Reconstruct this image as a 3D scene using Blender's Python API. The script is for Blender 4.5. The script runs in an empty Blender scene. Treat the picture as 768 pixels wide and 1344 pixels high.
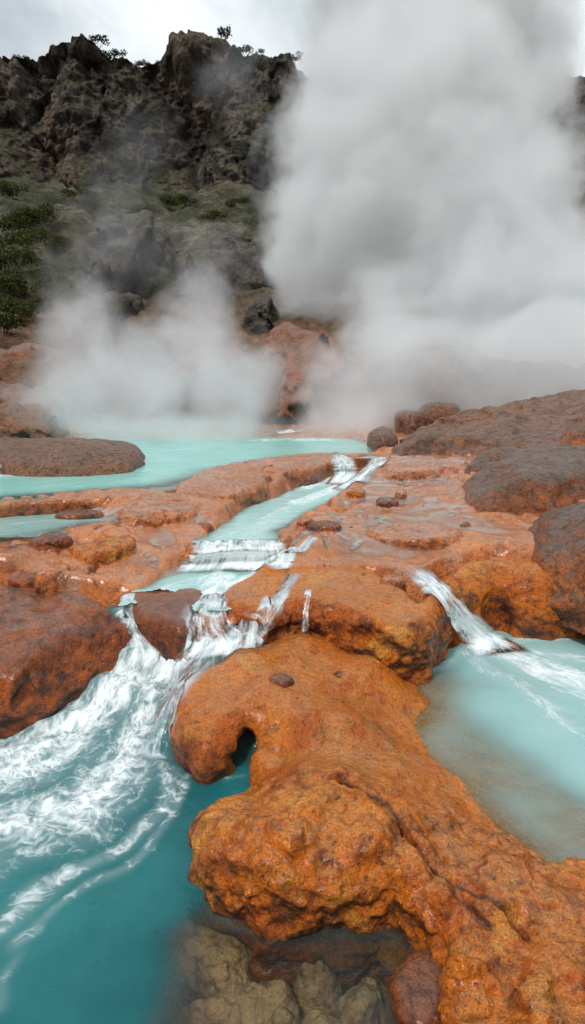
import bpy, math, random
import numpy as np
from mathutils import Vector
R = math.radians
rng = np.random.default_rng(7)
random.seed(7)
scene = bpy.context.scene
COL = scene.collection

# ------------------------------------------------------------------ camera model
CAM_Z, PITCH, FPX, CX, CY = 1.7, R(11.43), 900.0, 384.0, 672.0
cp, sp = math.cos(PITCH), math.sin(PITCH)

def ray(px, py):
    dx = (px - CX) / FPX; dy = (CY - py) / FPX
    return np.array([dx, cp + dy * sp, -sp + dy * cp])

def U(px, py, z):
    d = ray(px, py); t = (z - CAM_Z) / d[2]
    return np.array([d[0] * t, d[1] * t, z])

def UY(px, py, Y):
    d = ray(px, py); t = Y / d[1]
    return np.array([d[0] * t, Y, CAM_Z + d[2] * t])

# ------------------------------------------------------------------ noise
_perm = rng.permutation(256); PERM = np.concatenate([_perm, _perm, _perm]).astype(np.int32)
_g = rng.normal(size=(256, 3)); GR = (_g / np.linalg.norm(_g, axis=1)[:, None]).astype(np.float32)

def perlin(P):
    P = np.asarray(P, np.float32); out = np.empty(len(P), np.float32)
    for s in range(0, len(P), 300000):
        p = P[s:s + 300000]; i = np.floor(p); f = p - i; i = i.astype(np.int32) & 255
        w = f * f * f * (f * (f * 6 - 15) + 10); acc = 0
        for c in range(8):
            a, b, d = c & 1, (c >> 1) & 1, (c >> 2) & 1
            h = PERM[PERM[PERM[(i[:, 0] + a) & 255] + ((i[:, 1] + b) & 255)] + ((i[:, 2] + d) & 255)]
            g = GR[h & 255]
            dot = g[:, 0] * (f[:, 0] - a) + g[:, 1] * (f[:, 1] - b) + g[:, 2] * (f[:, 2] - d)
            wt = (w[:, 0] if a else 1 - w[:, 0]) * (w[:, 1] if b else 1 - w[:, 1]) * (w[:, 2] if d else 1 - w[:, 2])
            acc = acc + dot * wt
        out[s:s + 300000] = acc * 1.5
    return out

def fbm(P, octv=4, gain=.5, ridged=False):
    P = np.asarray(P, np.float32); a = 1.0; out = np.zeros(len(P), np.float32); q = P.copy(); tot = 0
    for o in range(octv):
        n = perlin(q)
        out += a * ((.5 - np.abs(n)) * 2 - .35 if ridged else n); tot += a
        a *= gain; q = q * 2.03 + 17.3
    return out / tot

def worley(P):
    P = np.asarray(P, np.float32); i0 = np.floor(P).astype(np.int32); f1 = np.full(len(P), 9., np.float32); f2 = f1.copy()
    for dx in (-1, 0, 1):
        for dy in (-1, 0, 1):
            for dz in (-1, 0, 1):
                c = i0 + np.array([dx, dy, dz], np.int32); h = PERM[PERM[PERM[c[:, 0] & 255] + (c[:, 1] & 255)] + (c[:, 2] & 255)] & 255
                q = c + .5 + .5 * GR[h]; d = ((P - q) ** 2).sum(1); m = d < f1
                f2 = np.where(m, f1, np.minimum(f2, d)); f1 = np.where(m, d, f1)
    return np.sqrt(f1), np.sqrt(f2)

def sst(a, b, x):
    t = np.clip((x - a) / (b - a), 0, 1); return t * t * (3 - 2 * t)

def xyz(x, y, z=0):
    x, y = np.broadcast_arrays(x, y)
    return np.stack([x.ravel(), y.ravel(), np.broadcast_to(z, x.shape).ravel()], 1)

def n2(x, y, f, octv=4, off=0., ridged=False):
    return fbm(xyz(x * f, y * f, off + 3.1), octv, ridged=ridged).reshape(np.shape(x))

# ------------------------------------------------------------------ 2D polygons
def smooth_poly(P, k=5):
    P = np.asarray(P, float); n = len(P); out = []
    for i in range(n):
        a, b, c, d = P[i - 1], P[i], P[(i + 1) % n], P[(i + 2) % n]
        for t in np.linspace(0, 1, k, endpoint=False):
            out.append(.5 * ((2 * b) + (c - a) * t + (2 * a - 5 * b + 4 * c - d) * t * t + (3 * b - a - 3 * c + d) * t ** 3))
    return np.array(out)

def poly_sd(P, x, y):
    shp = np.shape(x); x = np.ravel(x).astype(np.float32); y = np.ravel(y).astype(np.float32)
    d = np.full(x.shape, 1e9, np.float32); ins = np.zeros(x.shape, bool); n = len(P)
    for i in range(n):
        ax, ay = P[i]; bx, by = P[(i + 1) % n]; ex, ey = bx - ax, by - ay
        L = ex * ex + ey * ey + 1e-12
        t = np.clip(((x - ax) * ex + (y - ay) * ey) / L, 0, 1)
        d = np.minimum(d, (x - ax - t * ex) ** 2 + (y - ay - t * ey) ** 2)
        if ey != 0:
            c = ((ay > y) != (by > y)) & (x < (y - ay) * ex / ey + ax); ins ^= c
    d = np.sqrt(d); return np.where(ins, -d, d).reshape(shp)

def line_d(P, x, y):
    """distance to an open polyline and the position 0..1 along it"""
    d = np.full(np.shape(x), 1e9); s = np.zeros(np.shape(x)); n = len(P)
    for i in range(n - 1):
        ax, ay = P[i][:2]; bx, by = P[i + 1][:2]; ex, ey = bx - ax, by - ay
        t = np.clip(((x - ax) * ex + (y - ay) * ey) / (ex * ex + ey * ey + 1e-12), 0, 1)
        q = np.hypot(x - ax - t * ex, y - ay - t * ey); m = q < d
        d = np.where(m, q, d); s = np.where(m, (i + t) / (n - 1), s)
    return d, s

def px_poly(pts, z=None):
    return np.array([U(p[0], p[1], p[2] if len(p) > 2 else z)[:2] for p in pts])

def idw(C, x, y, p=3.0, eps=.02):
    num = 0; den = 0
    for cx, cy, cz in C:
        w = 1 / (((x - cx) ** 2 + (y - cy) ** 2 + eps * eps) ** (p / 2)); num = num + w * cz; den = den + w
    return num / den

def ctrl(pts):
    return [tuple(U(*p)) for p in pts]

# ------------------------------------------------------------------ objects
import time
_T0=time.time()
def tick(m): pass
def link(name, me, mat=None, parent=None, loc=(0, 0, 0)):
    o = bpy.data.objects.new(name, me); COL.objects.link(o); o.location = loc
    if mat and me: me.materials.append(mat)
    if parent: o.parent = parent
    return o

def tag(o, label=None, cat=None, group=None, kind=None):
    if label: o['label'] = label
    if cat: o['category'] = cat
    if group: o['group'] = group
    if kind: o['kind'] = kind
    return o

def mesh(name, V, F, attrs=None, uv=None, smooth=True):
    V = np.asarray(V, np.float32); F = np.asarray(F, np.int32)
    me = bpy.data.meshes.new(name); k = F.shape[1]
    me.vertices.add(len(V)); me.vertices.foreach_set('co', V.ravel())
    me.loops.add(F.size); me.loops.foreach_set('vertex_index', F.ravel())
    me.polygons.add(len(F)); me.polygons.foreach_set('loop_start', np.arange(len(F), dtype=np.int32) * k)
    me.polygons.foreach_set('loop_total', np.full(len(F), k, np.int32))
    if smooth: me.polygons.foreach_set('use_smooth', np.ones(len(F), bool))
    me.update(calc_edges=True)
    for n, a in (attrs or {}).items():
        at = me.attributes.new(n, 'FLOAT', 'POINT'); at.data.foreach_set('value', np.asarray(a, np.float32))
    if uv is not None:
        l = me.uv_layers.new(name='flow'); l.data.foreach_set('uv', np.asarray(uv, np.float32)[F.ravel()].ravel())
    return me

def normals(V, F):
    n = np.zeros_like(V); a = V[F[:, 2]] - V[F[:, 0]]; b = V[F[:, 3]] - V[F[:, 1]]; c = np.cross(a, b)
    for k in range(4): np.add.at(n, F[:, k], c)
    return n / (np.linalg.norm(n, axis=1)[:, None] + 1e-9)

def nets(F, o, h):
    s = F < 0; nx, ny, nz = F.shape; c = np.zeros((nx - 1, ny - 1, nz - 1), np.uint8)
    cor = [(i, j, k) for i in (0, 1) for j in (0, 1) for k in (0, 1)]
    for i, j, k in cor: c += s[i:nx - 1 + i, j:ny - 1 + j, k:nz - 1 + k]
    act = (c > 0) & (c < 8); ids = np.argwhere(act); idx = np.full(act.shape, -1, np.int32); idx[act] = np.arange(len(ids))
    pos = np.zeros((len(ids), 3)); cnt = np.zeros(len(ids))
    for a in cor:
        for ax in range(3):
            if a[ax]: continue
            b = list(a); b[ax] = 1; b = tuple(b)
            fa = F[ids[:, 0] + a[0], ids[:, 1] + a[1], ids[:, 2] + a[2]]; fb = F[ids[:, 0] + b[0], ids[:, 1] + b[1], ids[:, 2] + b[2]]
            m = (fa < 0) != (fb < 0); t = np.where(m, fa / np.where(m, fa - fb, 1), 0)
            q = np.array(a, float)[None] + t[:, None] * (np.array(b) - np.array(a))[None]
            pos += q * m[:, None]; cnt += m
    V = np.asarray(o) + h * (ids + pos / cnt[:, None]); Q = []
    for ax in range(3):
        u, v = (ax + 1) % 3, (ax + 2) % 3
        sl0 = [slice(1, -1)] * 3; sl1 = [slice(1, -1)] * 3; sl0[ax] = slice(0, -1); sl1[ax] = slice(1, None)
        A, B = s[tuple(sl0)], s[tuple(sl1)]; e = np.argwhere(A != B)
        if not len(e): continue
        fl = A[e[:, 0], e[:, 1], e[:, 2]]; e = e.copy(); e[:, u] += 1; e[:, v] += 1
        q = []
        for du, dv in ((-1, -1), (0, -1), (0, 0), (-1, 0)):
            w = e.copy(); w[:, u] += du; w[:, v] += dv; q.append(idx[w[:, 0], w[:, 1], w[:, 2]])
        q = np.stack(q, 1); q[~fl] = q[~fl][:, ::-1]; Q.append(q)
    Q = np.concatenate(Q); Q = Q[(Q >= 0).all(1)]
    return V.astype(np.float32), Q

def grid_faces(ny, nx):
    i = np.arange(ny * nx).reshape(ny, nx)
    return np.stack([i[:-1, :-1], i[:-1, 1:], i[1:, 1:], i[1:, :-1]], -1).reshape(-1, 4)

HF = {}   # height functions of rocks that lie under water

def rock(name, poly, top, base, r, vox, mat, label, cat='rock', group=None, slope=0., n1=(.03, 3.), n2_=(.012, 11.), fine=(.004, 45.),
         ridge=(0., 6.), carve=(), add=(), flat=.0, power=3., keep=None, layer=None, parent=None, dome=None, cracks=(), rough=None, knob=None, blend=0., hblur=0.):
    """a rock standing on the ground: footprint, crown heights, a rounded shoulder, hollows carved into it and three scales of weathering"""
    P = smooth_poly(px_poly(poly)); T = ctrl(top)
    pad = .06 + n1[0] * 1.5 + vox * 3 + blend * 1.6
    lo = np.array([*(P.min(0) - pad), base - .02]); zt = max(t[2] for t in T); hi = np.array([*(P.max(0) + pad), zt + pad])
    for a in add: hi[2] = max(hi[2], a[0][2] + a[1][2] + pad)
    n = np.ceil((hi - lo) / vox).astype(int) + 2
    X = (lo[0] + np.arange(n[0]) * vox)[:, None]; Y = (lo[1] + np.arange(n[1]) * vox)[None]; Z = lo[2] + np.arange(n[2]) * vox
    Xg, Yg = np.broadcast_arrays(X, Y)
    wx = n2(Xg, Yg, .55 / max(r, .05), 2, 5.) * r * .35; wy = n2(Xg, Yg, .55 / max(r, .05), 2, 55.) * r * .35
    dp = poly_sd(P, Xg + wx, Yg + wy); H = idw(T, Xg, Yg, power, eps=.05 + .3 * r)
    if hblur: H = blur(H, int(hblur / vox))
    if dome: H = H - dome[0] * (1 - np.clip(-dp / dome[1], 0, 1)) ** 2
    a = dp[:, :, None] + slope * (Z[None, None] - base) + r; b = Z[None, None] - H[:, :, None] + r
    D = np.minimum(np.maximum(a, b), 0) + np.sqrt(np.maximum(a, 0) ** 2 + np.maximum(b, 0) ** 2) - r
    D = D.astype(np.float32)
    for (c, rad, k) in add:
        e = (np.sqrt(((X - c[0]) / rad[0])[:, :, None] ** 2 + ((Y - c[1]) / rad[1])[:, :, None] ** 2 + ((Z - c[2]) / rad[2])[None, None] ** 2) - 1) * min(rad)
        hh = np.clip(.5 + .5 * (e - D) / k, 0, 1); D = e * (1 - hh) + D * hh - k * hh * (1 - hh)
    if blend:  # the foot of the rock runs out into the crust it grew from
        e = np.broadcast_to(Z[None, None] - ground_z(Xg, Yg)[:, :, None] + .014, D.shape); hh = np.clip(.5 + .5 * (e - D) / blend, 0, 1); D = (e * (1 - hh) + D * hh - blend * hh * (1 - hh)).astype(np.float32)
    for (c, rad, k) in carve:
        e = -(np.sqrt(((X - c[0]) / rad[0])[:, :, None] ** 2 + ((Y - c[1]) / rad[1])[:, :, None] ** 2 + ((Z - c[2]) / rad[2])[None, None] ** 2) - 1) * min(rad)
        hh = np.clip(.5 + .5 * (e - D) / k, 0, 1); D = e * hh + D * (1 - hh) + k * hh * (1 - hh)
    band = np.abs(D) < (n1[0] * 1.6 + n2_[0] * 1.6 + ridge[0] * 1.5 + vox * 2.5)
    I = np.argwhere(band); pts = lo[None] + I * vox
    off = (abs(hash_str(label)) % 97) * 1.37
    pq = pts * np.array([1, 1, 1.25]) + off
    nz = n1[0] * fbm(pq * n1[1], 3) + n2_[0] * fbm(pq * n2_[1], 3)
    if ridge[0]: nz -= ridge[0] * np.clip(fbm(pq * ridge[1] + 40, 3, ridged=True), -.3, 1) * (.25 + .75 * sst(-.1, .4, perlin(pq * .9 + 9)))
    if knob:
        w1, w2 = worley(pq * knob[1] + .35 * np.stack([perlin(pq * 5), perlin(pq * 5 + 50), perlin(pq * 5 + 90)], 1)); nz += knob[0] * (w1 - .55)
    if rough: nz *= rough(pts[:, 0], pts[:, 1])
    if layer: nz += layer[0] * np.sin(pts[:, 2] * layer[1] + 2.5 * perlin(pq * 1.2))
    if flat:  # the wet crown is smoother than the flanks
        hh = H[I[:, 0], I[:, 1]]; nz *= 1 - flat * sst(-.10, -.02, pts[:, 2] - hh)
    for cl, cw, cd in cracks:
        L = [tuple(U(*c)[:2]) for c in cl]; xx = pts[:, 0] + .03 * perlin(pq * 9); yy = pts[:, 1] + .03 * perlin(pq * 9 + 70)
        q, _s = line_d(L, xx, yy); nz += cd * np.exp(-(q / cw) ** 2) * (.5 + .8 * np.clip(perlin(pq * 7 + 20) + .3, 0, 1))
    D[I[:, 0], I[:, 1], I[:, 2]] += nz
    D[0], D[-1] = 1, 1; D[:, 0], D[:, -1] = 1, 1; D[:, :, 0] = 1; D[:, :, -1] = 1
    V, Q = nets(D, lo, vox); N = normals(V, Q)
    pv = V + off
    f1 = fbm(pv * fine[1], 3); f2 = fbm(pv * fine[1] * .31 + 30, 3, ridged=True)
    smoothk = 1.0
    if flat:
        hx = idw(T, V[:, 0], V[:, 1], power, eps=.05 + .3 * r); smoothk = 1 - flat * sst(-.08, -.01, V[:, 2] - hx)
    disp = fine[0] * (f1 * 1.2 - .9 * np.clip(f2, 0, 1) ** 2) * smoothk
    if rough: disp = disp * np.clip(rough(V[:, 0], V[:, 1]), .25, 1.6)
    V = V + N * disp[:, None]
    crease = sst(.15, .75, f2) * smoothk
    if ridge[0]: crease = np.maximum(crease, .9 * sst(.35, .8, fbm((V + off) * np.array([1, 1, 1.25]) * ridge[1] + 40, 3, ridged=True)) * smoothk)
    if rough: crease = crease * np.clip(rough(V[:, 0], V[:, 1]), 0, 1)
    for cl, cw, cd in cracks:
        L = [tuple(U(*c)[:2]) for c in cl]; q, _s = line_d(L, V[:, 0] + .03 * perlin(pv * 9), V[:, 1] + .03 * perlin(pv * 9 + 70)); crease = np.maximum(crease, np.exp(-(q / cw / .8) ** 2))
    big = fbm(pv * n2_[1] * .6, 3)
    cen = np.array([V[:, 0].mean(), V[:, 1].mean(), base])
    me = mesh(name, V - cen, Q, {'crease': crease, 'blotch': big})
    o = link(name, me, mat, parent, tuple(cen))
    if not parent: tag(o, label, cat, group)
    tick(label[:40])
    if keep: HF[keep] = (P, lo, vox, H)
    return o

def hash_str(s):
    h = 7
    for ch in s: h = (h * 131 + ord(ch)) % 1000003
    return h

# ------------------------------------------------------------------ node helpers
class NT:
    def __init__(self, mat):
        mat.use_nodes = True; self.t = mat.node_tree; self.t.nodes.clear()
    def n(self, typ, ins=None, **kw):
        d = self.t.nodes.new(typ)
        for k, v in kw.items(): setattr(d, k, v)
        for k, v in (ins or {}).items():
            s = d.inputs[k]
            if isinstance(v, bpy.types.NodeSocket): self.t.links.new(v, s)
            else: s.default_value = v
        return d
    def math(self, op, a, b=0., c=None, clamp=False):
        d = self.t.nodes.new('ShaderNodeMath'); d.operation = op; d.use_clamp = clamp
        for i, v in enumerate((a, b, c)):
            if v is None: continue
            if isinstance(v, bpy.types.NodeSocket): self.t.links.new(v, d.inputs[i])
            else: d.inputs[i].default_value = v
        return d.outputs[0]
    def sst(self, x, lo, hi, a=0., b=1.):
        d = self.n('ShaderNodeMapRange', {'Value': x, 'From Min': lo, 'From Max': hi, 'To Min': a, 'To Max': b}, interpolation_type='SMOOTHSTEP'); return d.outputs[0]
    def mix(self, f, a, b, mode='MIX'):
        d = self.n('ShaderNodeMix', data_type='RGBA', blend_type=mode); d.clamp_factor = True
        for k, v in ((0, f), (6, a), (7, b)):
            if isinstance(v, bpy.types.NodeSocket): self.t.links.new(v, d.inputs[k])
            else: d.inputs[k].default_value = (*v, 1) if isinstance(v, tuple) and len(v) == 3 else v
        return d.outputs[2]
    def noise(self, vec, scale, detail=5., rough=.55, dist=0., out='Fac'):
        return self.n('ShaderNodeTexNoise', {'Vector': vec, 'Scale': scale, 'Detail': detail, 'Roughness': rough, 'Distortion': dist}).outputs[out]
    def attr(self, name):
        return self.n('ShaderNodeAttribute', attribute_name=name).outputs['Fac']
    def pos(self):
        return self.n('ShaderNodeNewGeometry').outputs['Position']
    def out(self, surf=None, vol=None):
        o = self.t.nodes.new('ShaderNodeOutputMaterial')
        if surf: self.t.links.new(surf, o.inputs['Surface'])
        if vol: self.t.links.new(vol, o.inputs['Volume'])

def mat_rock(name, bright, mid, dark, top=None, topamt=0., rough=(.35, .6), grain=150., bump=.35, scale=1., coat=.25, wetz=None, stain=.5, topz=(.55, .9), film=0., pale=None, streak=0., black=.6):
    m = bpy.data.materials.new(name); t = NT(m); P = t.pos()
    geo = t.n('ShaderNodeNewGeometry'); nz = t.n('ShaderNodeSeparateXYZ', {0: geo.outputs['Normal']}).outputs[2]
    z = t.n('ShaderNodeSeparateXYZ', {0: P}).outputs[2]
    a = t.noise(P, 1.9 * scale, 6, .62, .8); b = t.noise(P, 6.5 * scale, 7, .66, .4); c = t.noise(P, 30 * scale, 5, .66, .3); g = t.noise(P, grain, 4, .65)
    cells = t.n('ShaderNodeTexVoronoi', {'Vector': t.n('ShaderNodeVectorMath', {0: P, 1: t.n('ShaderNodeVectorMath', {0: t.noise(P, grain * .3, 2, .5, 0., 'Color'), 3: .6 / grain}, operation='SCALE').outputs[0]}, operation='ADD').outputs[0], 'Scale': grain * .45}).outputs['Distance']
    col = t.mix(t.sst(a, .38, .62), bright, mid)
    col = t.mix(t.math('MULTIPLY', t.sst(b, .5, .66), stain), col, dark)
    if pale: col = t.mix(t.math('MULTIPLY', t.sst(t.noise(P, 3.1 * scale, 6, .65, .9), .52, .70), .75), col, pale)
    if streak:
        sv = t.n('ShaderNodeVectorMath', {0: P, 1: (1.6, .35, 2.)}, operation='MULTIPLY').outputs[0]
        col = t.mix(t.math('MULTIPLY', t.sst(t.noise(sv, 9., 6, .7, .7), .48, .66), streak), col, mid)
        col = t.mix(t.math('MULTIPLY', t.sst(t.noise(sv, 4., 6, .7, 1.2), .54, .68), streak), col, dark)
    col = t.mix(t.math('MULTIPLY', t.sst(c, .54, .68), .65), col, dark)
    col = t.mix(t.math('MULTIPLY', t.sst(c, .44, .28), .4), col, tuple(min(.8, v * 1.35) for v in bright))
    if top:
        k = t.math('MULTIPLY', t.sst(t.math('ADD', nz, t.math('MULTIPLY', t.math('SUBTRACT', b, .5), .9)), *topz), topamt)
        col = t.mix(k, col, top)
    # occlusion-like shade painted into the colour of undersides and creases
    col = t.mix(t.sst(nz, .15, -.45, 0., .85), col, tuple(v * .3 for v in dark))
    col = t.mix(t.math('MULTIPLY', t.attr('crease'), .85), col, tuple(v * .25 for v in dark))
    spots = t.math('MULTIPLY', t.sst(t.noise(P, 11 * scale, 6, .75, .4), .60, .68), t.sst(a, .40, .62))
    col = t.mix(t.math('MULTIPLY', spots, black), col, tuple(v * .25 for v in dark))
    col = t.mix(1., col, t.mix(g, (.5, .5, .5), (1.45, 1.45, 1.45)), 'MULTIPLY')
    if wetz is not None:
        w = t.sst(t.math('ADD', z, t.math('MULTIPLY', b, .08)), wetz + .13, wetz + .03)
        col = t.mix(t.math('MULTIPLY', w, .6), col, tuple(v * .6 for v in dark))
    hgt = t.math('ADD', t.math('MULTIPLY', b, 1.1), t.math('ADD', t.math('MULTIPLY', c, 1.1), t.math('MULTIPLY', g, .45)))
    bm = t.n('ShaderNodeBump', {'Strength': bump, 'Distance': .045 / scale, 'Height': hgt})
    bm2 = t.n('ShaderNodeBump', {'Strength': bump, 'Distance': 1.1 / grain, 'Height': cells, 'Normal': bm.outputs[0]}, invert=True)
    ro = t.sst(b, .3, .7, *rough); cw = coat
    if film:  # standing water on level ground
        lev = t.math('MULTIPLY', t.sst(nz, .86, .98), t.sst(t.noise(P, 1.7, 5, .6, 1.), .40, .58))
        ro = t.math('MULTIPLY', ro, t.sst(lev, 0., 1., 1., 1 - film)); cw = t.sst(lev, 0., 1., coat, min(1., coat + film))
    p = t.n('ShaderNodeBsdfPrincipled', {'Base Color': col, 'Roughness': ro, 'Normal': bm2.outputs[0], 'Specular IOR Level': .45, 'Coat Weight': cw, 'Coat Roughness': .13})
    if film:
        cb = t.n('ShaderNodeBump', {'Strength': bump * .22, 'Distance': .02 / scale, 'Height': c}); t.t.links.new(cb.outputs[0], p.inputs['Coat Normal'])
    else: t.t.links.new(bm.outputs[0], p.inputs['Coat Normal'])
    t.out(p.outputs[0]); return m

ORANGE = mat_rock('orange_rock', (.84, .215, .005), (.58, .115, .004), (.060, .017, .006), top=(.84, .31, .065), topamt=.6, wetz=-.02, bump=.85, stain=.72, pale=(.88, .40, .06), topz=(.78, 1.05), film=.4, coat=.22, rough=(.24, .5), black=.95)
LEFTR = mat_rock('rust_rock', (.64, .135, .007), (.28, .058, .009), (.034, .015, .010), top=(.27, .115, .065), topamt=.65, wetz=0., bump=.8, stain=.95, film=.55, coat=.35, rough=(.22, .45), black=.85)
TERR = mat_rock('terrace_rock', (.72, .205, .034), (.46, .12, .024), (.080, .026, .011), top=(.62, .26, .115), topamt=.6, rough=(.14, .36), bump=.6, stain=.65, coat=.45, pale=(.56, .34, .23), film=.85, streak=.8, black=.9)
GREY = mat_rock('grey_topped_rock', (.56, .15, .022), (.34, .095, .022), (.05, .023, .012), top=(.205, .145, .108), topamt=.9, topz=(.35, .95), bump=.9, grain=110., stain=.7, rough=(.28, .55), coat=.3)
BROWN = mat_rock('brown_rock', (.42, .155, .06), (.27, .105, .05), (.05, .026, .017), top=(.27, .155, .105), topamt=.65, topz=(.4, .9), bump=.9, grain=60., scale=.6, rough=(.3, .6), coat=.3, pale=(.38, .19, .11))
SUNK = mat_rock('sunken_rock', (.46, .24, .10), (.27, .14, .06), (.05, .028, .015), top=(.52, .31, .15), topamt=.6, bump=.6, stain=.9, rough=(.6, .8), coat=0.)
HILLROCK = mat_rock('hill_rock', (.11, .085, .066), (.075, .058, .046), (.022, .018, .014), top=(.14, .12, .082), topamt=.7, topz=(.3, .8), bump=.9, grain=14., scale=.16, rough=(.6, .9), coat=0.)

def mat_land(name, cliff=False):
    m = bpy.data.materials.new(name); t = NT(m); P = t.pos(); geo = t.n('ShaderNodeNewGeometry')
    nz = t.n('ShaderNodeSeparateXYZ', {0: geo.outputs['Normal']}).outputs[2]
    a = t.noise(P, .09, 6, .62, .5); b = t.noise(P, .55, 7, .68, .3); c = t.noise(P, 3.2, 5, .7); big = t.noise(P, .2, 5, .6, 1.)
    if cliff:
        st = t.n('ShaderNodeVectorMath', {0: P, 1: (1, 1, .3)}, operation='MULTIPLY').outputs[0]
        s = t.noise(st, .9, 8, .72, .6)
        col = t.mix(t.sst(s, .38, .64), (.028, .023, .020), (.155, .125, .105))
        col = t.mix(t.math('MULTIPLY', t.sst(a, .46, .62), .7), col, (.145, .098, .076))
        col = t.mix(t.math('MULTIPLY', t.sst(t.math('ADD', nz, t.math('MULTIPLY', t.math('SUBTRACT', b, .5), 1.6)), .35, .8), .8), col, (.06, .066, .022))
    else:
        col = t.mix(t.sst(b, .4, .62), (.05, .041, .030), (.15, .13, .095))
        col = t.mix(t.math('MULTIPLY', t.sst(a, .5, .62), .7), col, (.085, .055, .037))
        col = t.mix(t.math('MULTIPLY', t.sst(big, .42, .58), .85), col, (.040, .046, .015))
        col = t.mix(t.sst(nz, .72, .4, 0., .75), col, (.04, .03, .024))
        zz = t.math('ADD', t.n('ShaderNodeSeparateXYZ', {0: P}).outputs[2], t.math('MULTIPLY', b, 3.))
        col = t.mix(t.sst(zz, 6.2, 3.4, 0., .85), col, t.mix(b, (.12, .055, .03), (.26, .13, .075)))
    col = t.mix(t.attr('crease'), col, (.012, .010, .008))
    col = t.mix(1., col, t.mix(t.sst(c, .3, .7), (.5, .5, .5), (1.45, 1.45, 1.4)), 'MULTIPLY')
    bm = t.n('ShaderNodeBump', {'Strength': .9, 'Distance': .5, 'Height': t.math('ADD', b, t.math('MULTIPLY', c, .4))})
    p = t.n('ShaderNodeBsdfPrincipled', {'Base Color': col, 'Roughness': .85, 'Normal': bm.outputs[0], 'Specular IOR Level': .2})
    t.out(p.outputs[0]); return m

CLIFF = mat_land('cliff_rock', True); HILL = mat_land('hill_scree')

def mat_water(name, deep, light, foamscale=1., tint=(.75, .9, .88), rough=.06, rip=.25, shallow=None):
    m = bpy.data.materials.new(name); t = NT(m); P = t.pos()
    uv = t.n('ShaderNodeUVMap', uv_map='flow').outputs[0]
    wob = t.noise(uv, 5., 3, .6, 0., 'Color')
    uvw = t.n('ShaderNodeVectorMath', {0: uv, 1: t.n('ShaderNodeVectorMath', {0: wob, 3: .22}, operation='SCALE').outputs[0]}, operation='ADD').outputs[0]
    murk = t.attr('murk'); foam = t.attr('foam')
    lace = t.n('ShaderNodeTexVoronoi', {'Vector': uvw, 'Scale': 9 * foamscale}, feature='DISTANCE_TO_EDGE').outputs['Distance']
    lace2 = t.n('ShaderNodeTexVoronoi', {'Vector': uvw, 'Scale': 27 * foamscale}, feature='DISTANCE_TO_EDGE').outputs['Distance']
    st = t.noise(uvw, 14 * foamscale, 6, .68, .4); st2 = t.noise(uvw, 3.4 * foamscale, 3, .6)
    v = t.math('ADD', t.math('MULTIPLY', foam, .80), t.math('MULTIPLY', t.math('SUBTRACT', st, .5), 1.3))
    v = t.math('ADD', v, t.math('MULTIPLY', t.math('SUBTRACT', .16, lace), .9))
    v = t.math('ADD', v, t.math('MULTIPLY', t.math('SUBTRACT', .16, lace2), .7))
    v = t.math('ADD', v, t.math('MULTIPLY', t.math('SUBTRACT', st2, .5), .7))
    ff = t.math('MULTIPLY', t.sst(v, .36, 1.02), t.sst(foam, .02, .15))
    tone = t.noise(P, 1.3, 3, .5)
    col = t.mix(t.sst(tone, .3, .7), deep, light)
    if shallow: col = t.mix(t.sst(murk, .85, .25), col, shallow)
    col = t.mix(t.math('MULTIPLY', t.sst(foam, .0, .8), .45), col, tuple(min(1, c * .6 + .30) for c in light))
    wave = t.math('ADD', t.noise(P, 9., 4, .55, .4), t.math('MULTIPLY', t.noise(uvw, 16., 3, .5), .7))
    bm = t.n('ShaderNodeBump', {'Strength': rip, 'Distance': .03, 'Height': t.math('ADD', wave, t.math('MULTIPLY', st, t.math('MULTIPLY', foam, .8)))})
    body = t.n('ShaderNodeMixShader', {0: murk, 1: t.n('ShaderNodeBsdfTransparent', {0: (*tint, 1)}).outputs[0], 2: t.n('ShaderNodeBsdfDiffuse', {0: col}).outputs[0]})
    fr = t.n('ShaderNodeFresnel', {'IOR': 1.33, 'Normal': bm.outputs[0]}).outputs[0]
    surf = t.n('ShaderNodeMixShader', {0: t.math('MULTIPLY', fr, .8), 1: body.outputs[0], 2: t.n('ShaderNodeBsdfGlossy', {'Color': (1, 1, 1, 1), 'Roughness': rough, 'Normal': bm.outputs[0]}).outputs[0]})
    fb = t.n('ShaderNodeBump', {'Strength': .6, 'Distance': .02, 'Height': t.math('ADD', st, ff)})
    fo = t.n('ShaderNodeBsdfPrincipled', {'Base Color': (.86, .91, .91, 1), 'Roughness': .5, 'Normal': fb.outputs[0], 'Subsurface Weight': 0.})
    fin = t.n('ShaderNodeMixShader', {0: t.math('MULTIPLY', ff, .95), 1: surf.outputs[0], 2: fo.outputs[0]})
    t.out(fin.outputs[0]); return m

W_LOW = mat_water('deep_teal_water', (.007, .092, .102), (.024, .165, .17), foamscale=1.5, rip=.45, shallow=(.085, .115, .105), tint=(.84, .90, .84))
W_RIGHT = mat_water('milky_water', (.24, .44, .43), (.31, .51, .49), rough=.1, rip=.2, shallow=(.32, .42, .37))
W_UP = mat_water('turquoise_water', (.23, .53, .47), (.30, .61, .54), rough=.12, rip=.2, foamscale=.5)
W_MID = mat_water('stream_water', (.36, .62, .58), (.46, .69, .65), foamscale=1.1, rough=.1)

W_FILM = mat_water('film_water', (.38, .42, .38), (.48, .50, .46), rough=.09, rip=.10, tint=(.97, .95, .92), foamscale=1.2)

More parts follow.
